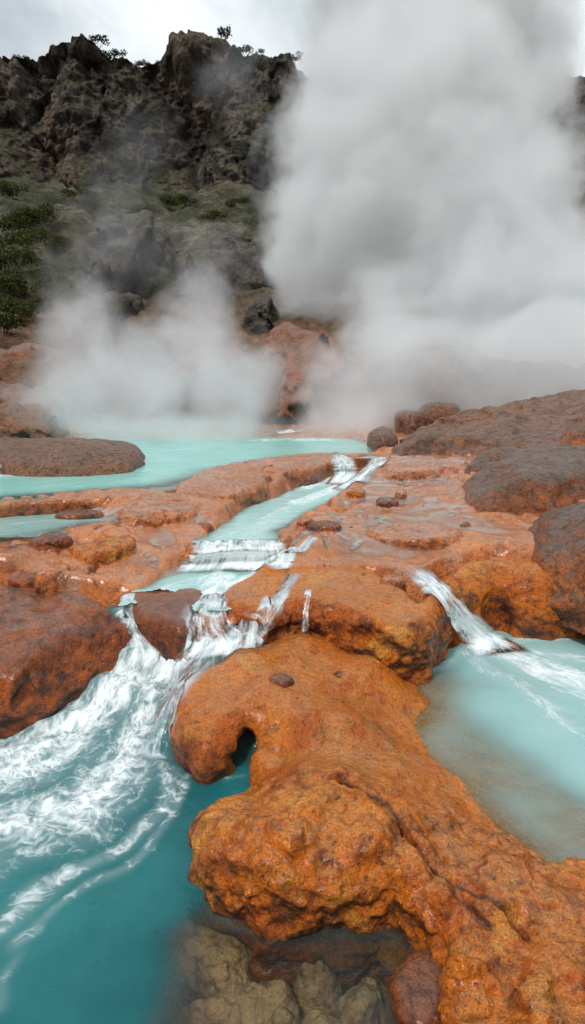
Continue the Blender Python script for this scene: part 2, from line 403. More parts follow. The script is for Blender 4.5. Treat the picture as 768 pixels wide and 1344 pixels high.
def mat_fall(name):
    m = bpy.data.materials.new(name); t = NT(m)
    uv = t.n('ShaderNodeUVMap', uv_map='flow').outputs[0]
    s = t.n('ShaderNodeVectorMath', {0: uv, 1: (1., .16, 1.)}, operation='MULTIPLY').outputs[0]
    a = t.noise(s, 30., 4, .6, .5); b = t.noise(s, 95., 3, .6); c = t.noise(uv, 30., 5, .7, .5)
    foam = t.attr('foam')
    v = t.math('ADD', foam, t.math('ADD', t.math('MULTIPLY', t.math('SUBTRACT', a, .5), 1.25), t.math('ADD', t.math('MULTIPLY', t.math('SUBTRACT', b, .5), .45), t.math('MULTIPLY', t.math('SUBTRACT', c, .5), .8))))
    ff = t.math('MULTIPLY', t.sst(v, .22, .95, 0., .95), t.sst(foam, .03, .25))
    bm = t.n('ShaderNodeBump', {'Strength': .3, 'Distance': .015, 'Height': a})
    col = t.mix(t.sst(a, .35, .6), (.62, .79, .80), (.90, .94, .94))
    fo = t.n('ShaderNodeBsdfPrincipled', {'Base Color': col, 'Roughness': .35, 'Normal': bm.outputs[0]})
    gl = t.n('ShaderNodeMixShader', {0: t.math('MULTIPLY', t.n('ShaderNodeFresnel', {'IOR': 1.33, 'Normal': bm.outputs[0]}).outputs[0], t.sst(foam, .0, .3)), 1: t.n('ShaderNodeBsdfTransparent').outputs[0], 2: t.n('ShaderNodeBsdfGlossy', {'Roughness': .1, 'Normal': bm.outputs[0]}).outputs[0]})
    t.out(t.n('ShaderNodeMixShader', {0: ff, 1: gl.outputs[0], 2: fo.outputs[0]}).outputs[0]); return m

FALL = mat_fall('falling_water')

# ------------------------------------------------------------------ ground
Z_LOW, Z_RIGHT, Z_UP, Z_MID, Z_STR, Z_SML = 0., .10, .72, .60, .45, .64
BASE = ctrl([(-200, 790, .50), (0, 780, .50), (60, 750, .54), (120, 760, .52), (150, 735, .54), (200, 715, .58), (150, 690, .645), (230, 690, .625), (0, 725, .66), (-200, 730, .66), (100, 672, .68),
             (0, 664, .73), (100, 655, .735), (-200, 675, .735), (170, 648, .74), (250, 655, .70), (300, 640, .72), (380, 618, .74), (430, 602, .76), (480, 596, .74), (190, 765, .47), (250, 770, .455), (330, 765, .455), (330, 722, .60), (400, 705, .61), (420, 738, .53), (480, 730, .55),
             (560, 740, .52), (540, 700, .585), (600, 690, .60), (500, 660, .645), (440, 680, .62), (560, 640, .69), (600, 620, .73), (520, 610, .74), (650, 700, .585), (640, 680, .62), (720, 740, .53), (768, 690, .62), (768, 640, .75), (900, 640, .75), (768, 600, .85), (900, 760, .52), (900, 600, .9)]) + \
    [(-6, 14, .9), (-2, 13, .85), (2, 13, .8), (6, 13, 1.1), (9, 9, 1.2), (-9, 9, 1.0)]
EDGE = np.array([U(a, b, .45)[:2] for a, b in ((-600, 790), (-300, 790), (0, 770), (140, 772), (160, 772), (258, 778), (264, 797), (300, 796), (320, 768), (400, 762), (560, 760), (580, 750), (640, 742), (768, 748), (1000, 750), (1400, 750))])
APRON = ctrl([(262, 795, .447), (283, 796, .448), (306, 793, .448), (258, 806, .41), (284, 806, .415), (311, 804, .415), (253, 818, .345), (285, 818, .35), (318, 816, .355), (246, 842, .265), (290, 843, .275), (326, 838, .285), (166, 792, .435), (177, 792, .435), (171, 806, .385), (183, 805, .385), (178, 824, .32), (192, 822, .32), (240, 868, .22), (200, 852, .245), (186, 846, .265), (300, 856, .26), (345, 838, .30), (380, 832, .31), (150, 890, .16), (200, 895, .14), (230, 915, .09), (100, 935, .07), (150, 945, .05), (190, 965, .02), (90, 965, .0), (0, 985, 0), (100, 1000, 0), (225, 990, 0), (0, 1100, 0), (200, 1100, 0), (-200, 1000, 0), (160, 1000, 0)])
P_MID = px_poly([(262, 704), (285, 690), (310, 668), (350, 652), (395, 634), (430, 622), (470, 612), (505, 612), (492, 626), (470, 642), (440, 660), (395, 682), (368, 698), (372, 708), (340, 712), (300, 712), (262, 712)], Z_MID)
P_STR = px_poly([(160, 796), (185, 772), (225, 752), (255, 738), (300, 735), (370, 738), (400, 726), (385, 745), (345, 765), (308, 778), (300, 800), (262, 802), (200, 785)], Z_STR)
P_SML = px_poly([(-300, 742), (-100, 735), (0, 714), (60, 703), (115, 692), (170, 686), (150, 668), (60, 664), (0, 667), (-300, 690)], Z_SML)
P_UP = px_poly([(-500, 690), (-200, 675), (0, 655), (100, 648), (170, 642), (230, 633), (300, 615), (360, 604), (440, 598), (500, 597), (500, 585), (470, 575), (400, 572.5), (200, 572.5), (30, 576), (-60, 582), (-500, 590)], Z_UP)
P_UP[-7:, 1] *= np.linspace(1, 1, 7)
P_UPS, P_MIDS, P_STRS, P_SMLS = (smooth_poly(p, 4) for p in (P_UP, P_MID, P_STR, P_SML))

INAP = px_poly([(155, 780, .44), (190, 784, .44), (215, 800, .40), (250, 786, .45), (312, 784, .45), (352, 826, .32), (340, 850, .29), (262, 900, .1), (215, 985, 0), (60, 975, 0), (40, 940, .05)])
def pits(x, y):
    return sst(.22, .60, n2(x, y, 4.5, 4, 90., True)) * sst(-.05, .22, n2(x, y, 1.3, 3, 33.))

def ground_z(x, y, detail=True):
    wx = n2(x, y, 2.2, 3, 1.) * .06 + n2(x, y, 7., 2, 9.) * .02; wy = n2(x, y, 2.2, 3, 21.) * .06 + n2(x, y, 7., 2, 29.) * .02
    X, Y = x + wx, y + wy
    z = idw(BASE, X, Y, 3.2, eps=.12)
    if detail:
        # travertine: shallow steps, pits and flow-worn lumps
        n = n2(x * 1., y * .8, 1.6, 4, 70.); z = z + .045 * n
        st = n2(x, y, .9, 3, 77.) * 5 + z * 22; fr = st - np.floor(st)
        z = z + .030 * (sst(.0, .22, fr) - fr) * sst(4.2, 4.6, y + .0 * x)
        z = z - .055 * pits(x, y)
        z = z + .010 * n2(x, y, 14., 4, 12.)
    d = poly_sd(P_UPS, X, Y); z = np.where(d < .6, z + (np.minimum(z, .35) - z) * sst(.02, -.55, d), z)
    for P, lv, w in ((P_MIDS, Z_MID - .11, .16), (P_STRS, Z_STR - .06, .12), (P_SMLS, Z_SML - .055, .30)):
        d = poly_sd(P, X, Y); k = sst(.03, -w, d); z = z + (np.minimum(z, lv) - z) * k
    ye = np.interp(X, EDGE[:, 0], EDGE[:, 1]); k = sst(-.04, .28, ye - Y)
    low = -.42 + .05 * n2(x, y, 2., 3, 3.)
    ap = idw(APRON, x, y, 3.4, eps=.035) - .05 + .05 * n2(x, y, 6., 3, 31.)
    inap = poly_sd(INAP, x, y)
    low = low + (np.maximum(ap, low) - low) * sst(.05, -.12, inap)
    return z + (np.minimum(low, z) - z) * k

def polar(r0, r1, nr, a0, a1, na):
    r = np.exp(np.linspace(math.log(r0), math.log(r1), nr)); a = np.linspace(a0, a1, na)
    r, a = np.meshgrid(r, a, indexing='ij'); return r * np.tan(a), r

gx, gy = polar(1.0, 15.5, 560, R(-40), R(40), 620)
gz = ground_z(gx, gy)
rg = pits(gx, gy)
o = link('terrace_ground', mesh('terrace_ground', xyz(gx, gy, gz), grid_faces(*gx.shape), {'crease': np.ravel(sst(.25, .8, rg)) * .9, 'blotch': np.ravel(gz) * 0}), TERR)
tag(o, kind='structure')

tick('ground')
def blur(A, k):
    for ax in (0, 1):
        for _ in range(2):
            P_ = np.pad(A, [(k, k) if a == ax else (0, 0) for a in (0, 1)], mode='edge'); c_ = np.cumsum(P_, axis=ax); c_ = np.insert(c_, 0, 0, axis=ax)
            A = (np.take(c_, np.arange(2 * k + 1, c_.shape[ax]), axis=ax) - np.take(c_, np.arange(0, c_.shape[ax] - 2 * k - 1), axis=ax)) / (2 * k + 1)
    return A
FILMS = [px_poly(p, .58) for p in ([(372, 712), (430, 670), (480, 640), (520, 628), (580, 636), (640, 690), (690, 700), (640, 735), (590, 760), (540, 752), (440, 722)], [(150, 790), (160, 735), (190, 705), (250, 690), (280, 690), (262, 735), (200, 780)], [(-100, 712), (0, 690), (60, 672), (150, 666), (180, 690), (120, 706), (60, 716), (0, 730)])]
fz_ = blur(gz, 7) + .008 + .006 * n2(gx, gy, 1.4, 3, 88.)
fd_ = np.minimum.reduce([poly_sd(smooth_poly(p, 3), gx, gy) for p in FILMS])
keepf = (fd_ < .02) & (gz > .36) & (gy > 3.6)
ff_ = grid_faces(*gx.shape); kk = keepf.ravel(); ff_ = ff_[kk[ff_].all(1)]; us = np.unique(ff_); mp_ = np.full(gx.size, -1); mp_[us] = np.arange(len(us))
fV = xyz(gx, gy, fz_)[us]; fmk = (1 - np.exp(-np.clip(fz_ - gz, 0, 1) * 26)) * sst(.02, -.15, fd_)
ffo = .42 * sst(.25, .6, n2(gx, gy, 2.6, 4, 64.)) * sst(0, -.15, fd_)
FILM_MESH = (fV, mp_[ff_], fmk.ravel()[us], ffo.ravel()[us], np.stack([gx.ravel() * 1.2, gy.ravel() * .4], 1)[us])
# --- rocks
O_ = ORANGE
fg_poly = [(356, 822, .30), (322, 842, .28), (288, 876, .24), (266, 900, .18), (250, 924, .11), (238, 950, .03), (234, 975, 0), (242, 1000, 0), (254, 1018, 0), (270, 1027, 0), (286, 1020, 0), (297, 1008, 0), (318, 1000, 0), (338, 1006, 0), (343, 1022, 0), (336, 1042, 0), (322, 1062, 0), (298, 1084, 0), (278, 1110, 0), (265, 1133, 0), (274, 1150, 0), (288, 1160, 0),
           (290, 1182, 0), (318, 1203, 0), (360, 1214, 0), (410, 1214, 0), (450, 1206, 0), (490, 1206, 0), (528, 1222, 0), (566, 1240, 0), (592, 1268, 0), (604, 1310, 0), (622, 1360, 0), (650, 1450, 0), (1000, 1500, 0), (1100, 1250, 0), (900, 1060, -.1), (760, 960, -.1), (690, 890, -.1), (640, 860, 0), (560, 858, .2), (480, 822, .3), (410, 806, .3)]
fg_top = [(340, 864, .30), (400, 838, .325), (490, 856, .315), (360, 900, .30), (440, 930, .315), (520, 900, .19), (298, 925, .25), (420, 1000, .30), (370, 970, .32), (470, 1030, .30), (372, 1052, .27), (340, 1088, .19), (350, 1040, .05), (354, 1018, .09), (330, 1058, .04), (420, 1060, .29), (520, 1000, .21), (560, 1060, .22), (610, 1110, .20), (600, 1030, .11), (640, 1090, .12),
          (500, 1100, .27), (550, 1140, .22), (660, 1170, .20), (600, 1190, .17), (720, 1220, .19), (768, 1200, .15), (640, 1260, .14), (700, 1300, .13), (768, 1300, .13), (640, 1344, .10), (860, 1300, .12), *[(float(a), float(np.interp(a, (548, 566, 612, 672, 755, 840), (885, 945, 1010, 1070, 1135, 1200))), .075) for a in (548, 557, 566, 580, 596, 612, 632, 652, 672, 700, 728, 755, 785, 815, 840)],
          (640, 905, -.02), (660, 960, -.03), (720, 1000, -.05), (790, 1050, -.05), (700, 900, -.12), (800, 980, -.15), (950, 1100, -.12)]
hol = U(312, 1000, .03)
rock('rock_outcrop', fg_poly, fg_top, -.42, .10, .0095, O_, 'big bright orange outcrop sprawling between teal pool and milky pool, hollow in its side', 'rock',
     n1=(.045, 2.6), n2_=(.036, 8.), fine=(.010, 34.), ridge=(.07, 3.6), flat=.2, keep='fg', slope=-.06, hblur=.055, knob=(.045, 7.5),
     rough=lambda x, y: .36 + .9 * sst(2.42, 2.10, y + .20 * (x - .1) + .10 * perlin(np.stack([x * 2.5, y * 2.5, 0 * x], 1))) + .35 * sst(-.45, -.62, x),
     cracks=[([(440, 1012, .3), (500, 1045, .29), (545, 1085, .27), (590, 1128, .25), (640, 1165, .22), (690, 1200, .2)], .016, .035), ([(590, 1128, .25), (600, 1160, .22), (640, 1200, .2)], .012, .025)],
     carve=[(tuple(U(326, 992, .02)), (.10, .09, .13), .05)],
     add=[(U(390, 1130, .09), (.22, .16, .16), .10), (U(310, 1130, .05), (.11, .12, .12), .07), (U(500, 1130, .09), (.15, .16, .15), .09)])
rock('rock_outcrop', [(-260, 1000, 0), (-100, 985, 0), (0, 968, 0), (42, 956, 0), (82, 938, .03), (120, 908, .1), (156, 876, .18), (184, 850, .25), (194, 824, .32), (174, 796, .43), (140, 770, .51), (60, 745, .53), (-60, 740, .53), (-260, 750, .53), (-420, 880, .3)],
     [(0, 790, .52), (100, 800, .47), (140, 815, .42), (60, 830, .45), (0, 850, .40), (-150, 800, .53), (-200, 900, .35), (110, 780, .52)], -.4, .26, .014, LEFTR, 'dark rust outcrop with a steep flank beside the white cascade', 'rock',
     n1=(.05, 2.2), n2_=(.02, 8.), fine=(.006, 34.), ridge=(.06, 3.0), flat=.3, knob=(.03, 5.))
rock('boulder', [(150, 786, .44), (158, 810, .36), (184, 842, .28), (212, 864, .23), (240, 870, .22), (262, 844, .27), (274, 803, .38), (280, 768, .46), (210, 750, .48), (152, 765, .48)], [(200, 784, .452), (250, 782, .450), (170, 784, .45), (225, 800, .44), (215, 760, .43)], .0, .09, .009, LEFTR,
     'small wet brown boulder wedged between two strands of the main cascade', 'rock', n1=(.03, 4.), n2_=(.012, 12.), flat=.5)
rock('rock_ledge', [(298, 802, .36), (314, 832, .30), (345, 840, .29), (400, 830, .29), (465, 846, .28), (505, 862, .27), (540, 870, .22), (566, 868, .12), (586, 850, .10), (572, 816, .30), (545, 790, .46), (505, 758, .51), (470, 728, .54), (405, 722, .55), (350, 748, .5), (312, 766, .47)],
     [(330, 778, .47), (400, 772, .495), (480, 780, .50), (540, 798, .46), (450, 745, .53), (515, 772, .49), (390, 735, .54)], -.2, .10, .0095, O_, 'orange ledge with a dark undercut front, standing behind the sprawling outcrop', 'rock',
     n1=(.05, 3.0), n2_=(.026, 8.), fine=(.007, 34.), ridge=(.06, 4.), flat=.7, slope=-.10, knob=(.035, 6.))
rock('rock_mound', [(656, 822, .14), (680, 838, .10), (705, 840, .10), (768, 840, .10), (900, 845, .10), (1050, 850, .1), (1050, 740, .5), (850, 738, .5), (740, 716, .54), (640, 708, .57), (575, 744, .51), (572, 764, .47), (616, 796, .33)],
     [(640, 738, .54), (700, 745, .53), (768, 782, .44), (600, 768, .48), (660, 780, .45), (900, 780, .45), (720, 800, .36)], -.3, .20, .0115, O_, 'rounded orange mound sloping into the milky pool to the far side of the chute', 'rock',
     n1=(.05, 2.6), n2_=(.018, 9.), fine=(.005, 34.), ridge=(.035, 4.), flat=.4)
rock('boulder', [(670, 692, .56), (678, 718, .55), (704, 744, .52), (740, 758, .5), (800, 774, .5), (980, 784, .5), (980, 690, .56), (800, 676, .58), (712, 676, .6)], [(720, 700, .74), (768, 690, .86), (850, 690, .92), (760, 730, .70), (900, 720, .8)], .2, .22, .012, GREY,
     'orange boulder with a grey patch, cut by the picture edge, beside the right stream', 'rock', dome=(.22, .5), layer=(.010, 30.), knob=(.05, 2.4), n1=(.05, 2.4), n2_=(.010, 8.), fine=(.004, 30.))
rock('boulder', [(592, 652, .63), (606, 668, .62), (650, 681, .61), (720, 680, .61), (790, 664, .63), (920, 640, .68), (920, 596, .8), (768, 602, .78), (690, 608, .74), (625, 626, .68)], [(640, 628, .86), (700, 612, 1.0), (768, 610, 1.05), (860, 610, 1.05), (680, 640, .87)], .3, .24, .013, GREY,
     'largest grey topped boulder with a rusty orange belly on the wet terrace', 'rock', dome=(.22, .6), layer=(.012, 26.), n1=(.08, 1.7), n2_=(.012, 7.), fine=(.005, 30.), ridge=(.05, 2.0), knob=(.06, 2.2))
rock('boulder', [(602, 632, .67), (625, 634, .66), (690, 622, .68), (800, 610, .72), (800, 588, .85), (700, 594, .80), (640, 604, .75), (612, 616, .7)], [(640, 612, .88), (690, 598, 1.0), (760, 600, 1.0)], .3, .18, .014, GREY,
     'low grey boulder tucked behind the largest grey topped boulder', 'rock', dome=(.18, .45), n1=(.05, 2.6), n2_=(.016, 8.), fine=(.006, 28.))
rock('boulder', [(726, 576, .92), (745, 588, .9), (800, 590, .9), (880, 584, .95), (880, 566, 1.05), (765, 566, 1.05)], [(760, 568, 1.2), (800, 566, 1.28), (850, 568, 1.28)], .5, .2, .016, GREY,
     'round dark grey boulder at the picture edge above the big grey boulders', 'rock', dome=(.2, .5), n1=(.05, 2.4), n2_=(.016, 8.))
rock('rock_mound', [(500, 597, .74), (560, 600, .74), (640, 602, .74), (730, 602, .8), (920, 602, .85), (1100, 590, .9), (1100, 560, .9), (820, 552, .9), (700, 552, .9), (600, 560, .85), (530, 573, .8), (492, 585, .76)],
     [(520, 580, .92), (560, 560, 1.05), (600, 545, 1.12), (650, 530, 1.25), (768, 518, 1.38), (700, 560, 1.12), (640, 582, .92), (560, 585, .9), (900, 520, 1.4), (850, 580, 1.05)], .4, .26, .024, BROWN,
     'broad brown rock slope rising into the steam beyond the grey boulders', 'rock', dome=(.35, 1.6), n1=(.16, 1.0), n2_=(.06, 3.2), fine=(.014, 16.), ridge=(.20, 1.0), knob=(.10, 1.3), layer=(.018, 13.))
rock('stone', [(484, 588, .72), (500, 592, .72), (516, 588, .74), (520, 576, .78), (500, 572, .78), (486, 578, .74)], [(498, 582, .95), (508, 580, .93)], .5, .16, .014, BROWN, 'upright dark stone at the pool end of the brown rock slope', 'stone', n1=(.04, 3.))
rock('stone', [(520, 552, .95), (545, 554, .95), (560, 546, 1.), (545, 540, 1.05), (525, 544, 1.)], [(536, 547, 1.10), (548, 546, 1.08)], .7, .12, .016, BROWN, 'small low brown stone in front of the rounder stone, on the slope ridge', 'stone', n1=(.04, 3.))
rock('stone', [(546, 546, 1.0), (575, 548, 1.0), (602, 543, 1.05), (600, 534, 1.1), (570, 534, 1.1)], [(570, 541, 1.20), (582, 540, 1.20)], .7, .2, .018, BROWN, 'rounded brown stone on the ridge of the slope, edge of the steam', 'stone', n1=(.04, 3.))
p = UY(690, 522, 15.0)
rock('boulder', [(632, 530, 1.0), (690, 534, 1.0), (760, 530, 1.05), (770, 520, 1.2), (700, 516, 1.2), (645, 520, 1.15)], [(690, 524, 1.62), (730, 522, 1.60), (660, 524, 1.5)], .7, .4, .03, BROWN, 'broad dark boulder half lost in the big steam plume', 'rock', dome=(.4, 1.0), n1=(.08, 1.2), n2_=(.03, 4.))
rock('rock_lobe', [(498, 622, .69), (510, 632, .68), (560, 634, .67), (602, 626, .69), (622, 610, .74), (600, 598, .78), (540, 598, .76), (505, 606, .74)], [(525, 616, .78), (570, 616, .81), (600, 612, .81), (560, 600, .77), (610, 602, .78)], .4, .11, .012, TERR, 'orange rock lobe beside the small fall at the stream head', 'rock', n1=(.03, 3.), n2_=(.014, 9.), ridge=(.03, 4.), blend=.045)
# terrace lumps and rims
rock('rock_lobe', [(154, 678, .65), (165, 690, .63), (205, 692, .625), (245, 688, .625), (262, 676, .64), (255, 655, .70), (220, 645, .73), (180, 655, .71)], [(178, 674, .70), (215, 668, .735), (245, 672, .70), (215, 648, .725), (180, 656, .715)], .4, .085, .010, TERR, 'knobbly orange rock lobe with a bulging front by the stream bank', 'rock', n1=(.022, 4.), n2_=(.014, 11.), ridge=(.02, 5.), blend=.045)
rock('dripstone_ridge', [(238, 652, .69), (262, 666, .62), (300, 668, .61), (335, 660, .61), (350, 645, .63), (345, 628, .70), (360, 612, .74), (330, 605, .76), (270, 622, .74), (235, 634, .74)], [(260, 642, .745), (300, 632, .765), (335, 618, .78), (310, 648, .73)], .4, .08, .010, TERR, 'lobed orange rim of dripstone between the upper pool and the stream', 'rock',
     n1=(.035, 3.4), n2_=(.016, 9.), ridge=(.03, 4.), slope=-.08, blend=.045)
rock('dripstone_ridge', [(345, 636, .62), (370, 640, .61), (400, 636, .61), (430, 626, .61), (452, 618, .64), (452, 604, .74), (430, 597, .77), (385, 600, .77), (345, 608, .76)], [(370, 612, .785), (400, 608, .79), (435, 604, .79)], .4, .09, .010, TERR, 'scalloped brown rim with rounded bulges beside the small fall', 'rock',
     n1=(.045, 3.6), n2_=(.016, 9.), slope=-.1, blend=.05)
rock('dripstone_ridge', [(-200, 690, .68), (-60, 682, .67), (0, 676, .66), (60, 672, .66), (120, 668, .66), (180, 664, .67), (200, 652, .72), (120, 652, .74), (60, 655, .74), (0, 660, .74), (-200, 676, .74)], [(0, 666, .755), (60, 662, .755), (120, 658, .75), (160, 656, .745), (-120, 676, .755)], .4, .045, .011, TERR, 'long low orange lip holding back the upper pool', 'rock', n1=(.022, 4.), n2_=(.012, 10.), blend=.05)
rock('rock_lobe', [(478, 700, .59), (500, 712, .58), (540, 718, .575), (585, 716, .575), (606, 706, .59), (595, 690, .62), (545, 684, .63), (500, 690, .61)], [(500, 706, .61), (550, 706, .64), (590, 706, .635), (540, 688, .625), (595, 692, .63), (500, 692, .615)], .4, .05, .009, TERR, 'low orange lump on the wet terrace near the two grey boulders', 'rock', n1=(.02, 4.), n2_=(.012, 12.), ridge=(.015, 6.), blend=.045)
rock('rock_lobe', [(90, 725, .56), (118, 738, .545), (150, 733, .55), (178, 718, .575), (172, 706, .60), (140, 706, .60), (110, 714, .59)], [(150, 722, .62), (166, 715, .63), (120, 730, .585), (140, 710, .62), (115, 718, .59)], .4, .04, .008, ORANGE, 'burnt orange lump with a dark crack on the wet left terrace', 'rock', n1=(.02, 5.), n2_=(.014, 13.), ridge=(.02, 6.), blend=.045)
rock('rock_lobe', [(40, 718, .60), (62, 722, .595), (90, 716, .60), (92, 706, .62), (62, 704, .63)], [(62, 712, .66), (78, 710, .66)], .4, .04, .008, LEFTR, 'small dark lump at the edge of the small pool', 'rock', n1=(.02, 5.), n2_=(.014, 13.), ridge=(.02, 6.), blend=.04)
rock('stone', [(72, 682, .63), (100, 684, .63), (135, 680, .635), (130, 672, .65), (90, 672, .65)], [(95, 677, .675), (115, 676, .675)], .5, .03, .009, LEFTR, 'thin dark reef of rock in the shallow small pool', 'stone', n1=(.02, 5.), n2_=(.014, 13.), blend=.04)
rock('stone', [(8, 768, .51), (30, 774, .50), (56, 766, .52), (50, 757, .53), (20, 758, .53)], [(30, 764, .56), (42, 762, .56)], .35, .03, .008, LEFTR, 'flat dark stone lying on the left terrace', 'stone', n1=(.02, 5.), n2_=(.014, 13.), blend=.04)
_P, _lo, _vx, _H = HF['fg']; _q = U(368, 894, .29); fz0 = float(_H[int((_q[0] - _lo[0]) / _vx), int((_q[1] - _lo[1]) / _vx)])
rock('stone', [(350, 893, fz0), (357, 900, fz0), (375, 902, fz0), (387, 896, fz0), (379, 888, fz0), (360, 887, fz0)], [(362, 893, fz0 + .024), (374, 893, fz0 + .026)], fz0 - .04, .022, .004, LEFTR, 'small flat brown stone lying on the big bright orange outcrop', 'stone', n1=(.008, 12.), n2_=(.004, 34.), fine=(.001, 90.), dome=(.014, .04))
rock('rock_lobe', [(250, 742, .46), (275, 748, .45), (320, 746, .45), (365, 742, .45), (384, 732, .48), (384, 705, .58), (340, 698, .60), (290, 700, .60), (248, 706, .60)], [(270, 718, .592), (310, 720, .595), (350, 718, .592), (380, 714, .59), (310, 704, .585)], .3, .09, .010, TERR, 'rounded wet lip of rock under the low curtain of water', 'rock', n1=(.02, 4.), n2_=(.010, 11.), flat=.4, blend=.045)
for i, (px, py, wx, wy, hh, lab) in enumerate([(425, 690, 24, 6, .03, 'flat brown crust on the terrace just across the stream'), (398, 684, 10, 4, .025, 'small brown crust at the stream edge of the wet terrace'), (446, 668, 16, 4, .025, 'thin dark crust in the middle of the wet terrace'), (508, 660, 14, 4, .03, 'dark little crust in front of the orange lobe'), (527, 648, 8, 3, .03, 'tiny brown stone below the orange lobe'),
        (470, 646, 12, 3, .025, 'small crust near the small slanting fall'), (612, 690, 9, 3, .03, 'small dark stone beside the low orange lump'), (590, 610, 20, 4, .05, 'dark scab on the back of the orange lobe'), (300, 702, 14, 4, .03, 'wet crust at the stream bank before the lobed ridge'), (270, 690, 10, 3, .02, 'tiny wet crust beside the knobbly lobe'), (62, 756, 14, 3, .02, 'thin crust on the left terrace above the rust outcrop'),
        (240, 716, 18, 4, .02, 'low crust on the smooth left bank of the stream'), (470, 745, 30, 5, .025, 'broken crust on top of the orange ledge'), (515, 760, 16, 5, .02, 'knob of crust near the chute end of the orange ledge'), (655, 660, 10, 3, .03, 'small stone at the foot of the largest grey boulder')]):
    z0 = float(ground_z(*[np.array([[v]]) for v in U(px, py, .60)[:2]])[0, 0]); z0 = .6 if z0 < .3 else z0
    if 'ledge' in lab: z0 = .50
    ring = [(px + math.cos(a) * wx * (1 + .25 * math.sin(3 * a + i)), py + math.sin(a) * wy, z0) for a in np.linspace(0, 2 * math.pi, 8, endpoint=False)]
    rock('crust', ring, [(px, py - 1, z0 + hh), (px + wx * .4, py, z0 + hh * .8), (px - wx * .5, py, z0 + hh * .7)], z0 - .10, .03, .008, (LEFTR, TERR, ORANGE)[i % 3], lab, 'rock', 'small crusts on the terrace', n1=(.025, 5.), n2_=(.014, 13.), blend=.02)
# water boulder and left bank
rock('boulder', [(-60, 620, .70), (0, 626, .70), (60, 628, .70), (120, 627, .70), (170, 622, .70), (190, 610, .70), (180, 598, .72), (120, 592, .74), (20, 592, .74), (-60, 600, .72)], [(30, 606, .97), (90, 602, .99), (140, 606, .94), (170, 610, .89)], .3, .17, .015, BROWN, 'flat topped brown boulder sitting in the upper pool', 'rock',
     dome=(.16, .5), n1=(.07, 1.5), n2_=(.025, 5.), ridge=(.06, 2.0), slope=-.1)
def ypoly(pts, Y):  # footprint given as (px, depth offset) at a far distance
    return [(UY(a, 480, 1.)[0] * (Y + d), Y + d) for a, d in pts]

def far_rock(name, px0, px1, py0, py1, Y, depth, mat, label, vox, n1, n2v, ridge=(0, 1), r=None):
    """a rock far up the slope: spans px0..px1 and py0..py1 at distance Y"""
    c = UY((px0 + px1) / 2, py1, Y); h = UY(0, py0, Y)[2] - c[2]; w = (px1 - px0) / FPX * Y * cp
    ang = np.linspace(0, 2 * math.pi, 14, endpoint=False)
    P = np.stack([c[0] + np.cos(ang) * w / 2, Y + depth * .5 + np.sin(ang) * depth * .55], 1) * 1.
    lo = np.array([*(P.min(0) - n1[0] * 2 - vox * 3), c[2] - h * .7]); hi = np.array([*(P.max(0) + n1[0] * 2 + vox * 3), c[2] + h + n1[0] * 2])
    n = np.ceil((hi - lo) / vox).astype(int) + 2
    X, Yv, Z = np.meshgrid(*[lo[i] + np.arange(n[i]) * vox for i in range(3)], indexing='ij')
    q = np.sqrt((np.abs(X - c[0]) / (w / 2)) ** 2.4 + (np.abs(Yv - Y - depth * .5) / (depth * .55)) ** 2.4 + (np.abs(Z - c[2] + h * .25) / (h * 1.25)) ** 2.4) ** (1 / 1.2) ** 1
    D = (q - 1) * min(w / 2, depth * .5, h) * .6
    off = hash_str(label) % 91 * 1.1; pq = np.stack([X.ravel(), Yv.ravel(), Z.ravel()], 1) + off
    D = D + (n1[0] * fbm(pq * n1[1], 4) + n2v[0] * fbm(pq * n2v[1], 3)).reshape(D.shape)
    if ridge[0]: D = D - ridge[0] * fbm(pq * ridge[1], 3, ridged=True).reshape(D.shape)
    D[0], D[-1] = 1, 1; D[:, 0], D[:, -1] = 1, 1; D[:, :, 0] = 1; D[:, :, -1] = 1
    V, Q = nets(D.astype(np.float32), lo, vox); pv = V + off; f2 = fbm(pv * n2v[1] * 1.3, 3, ridged=True)
    V = V - normals(V, Q) * (n2v[0] * .5 * np.clip(f2, 0, 1))[:, None]
    cen = np.array([V[:, 0].mean(), V[:, 1].mean(), lo[2]])
    return tag(link(name, mesh(name, V - cen, Q, {'crease': sst(.3, .85, f2), 'blotch': f2 * 0}), mat, None, tuple(cen)), label, 'rock')

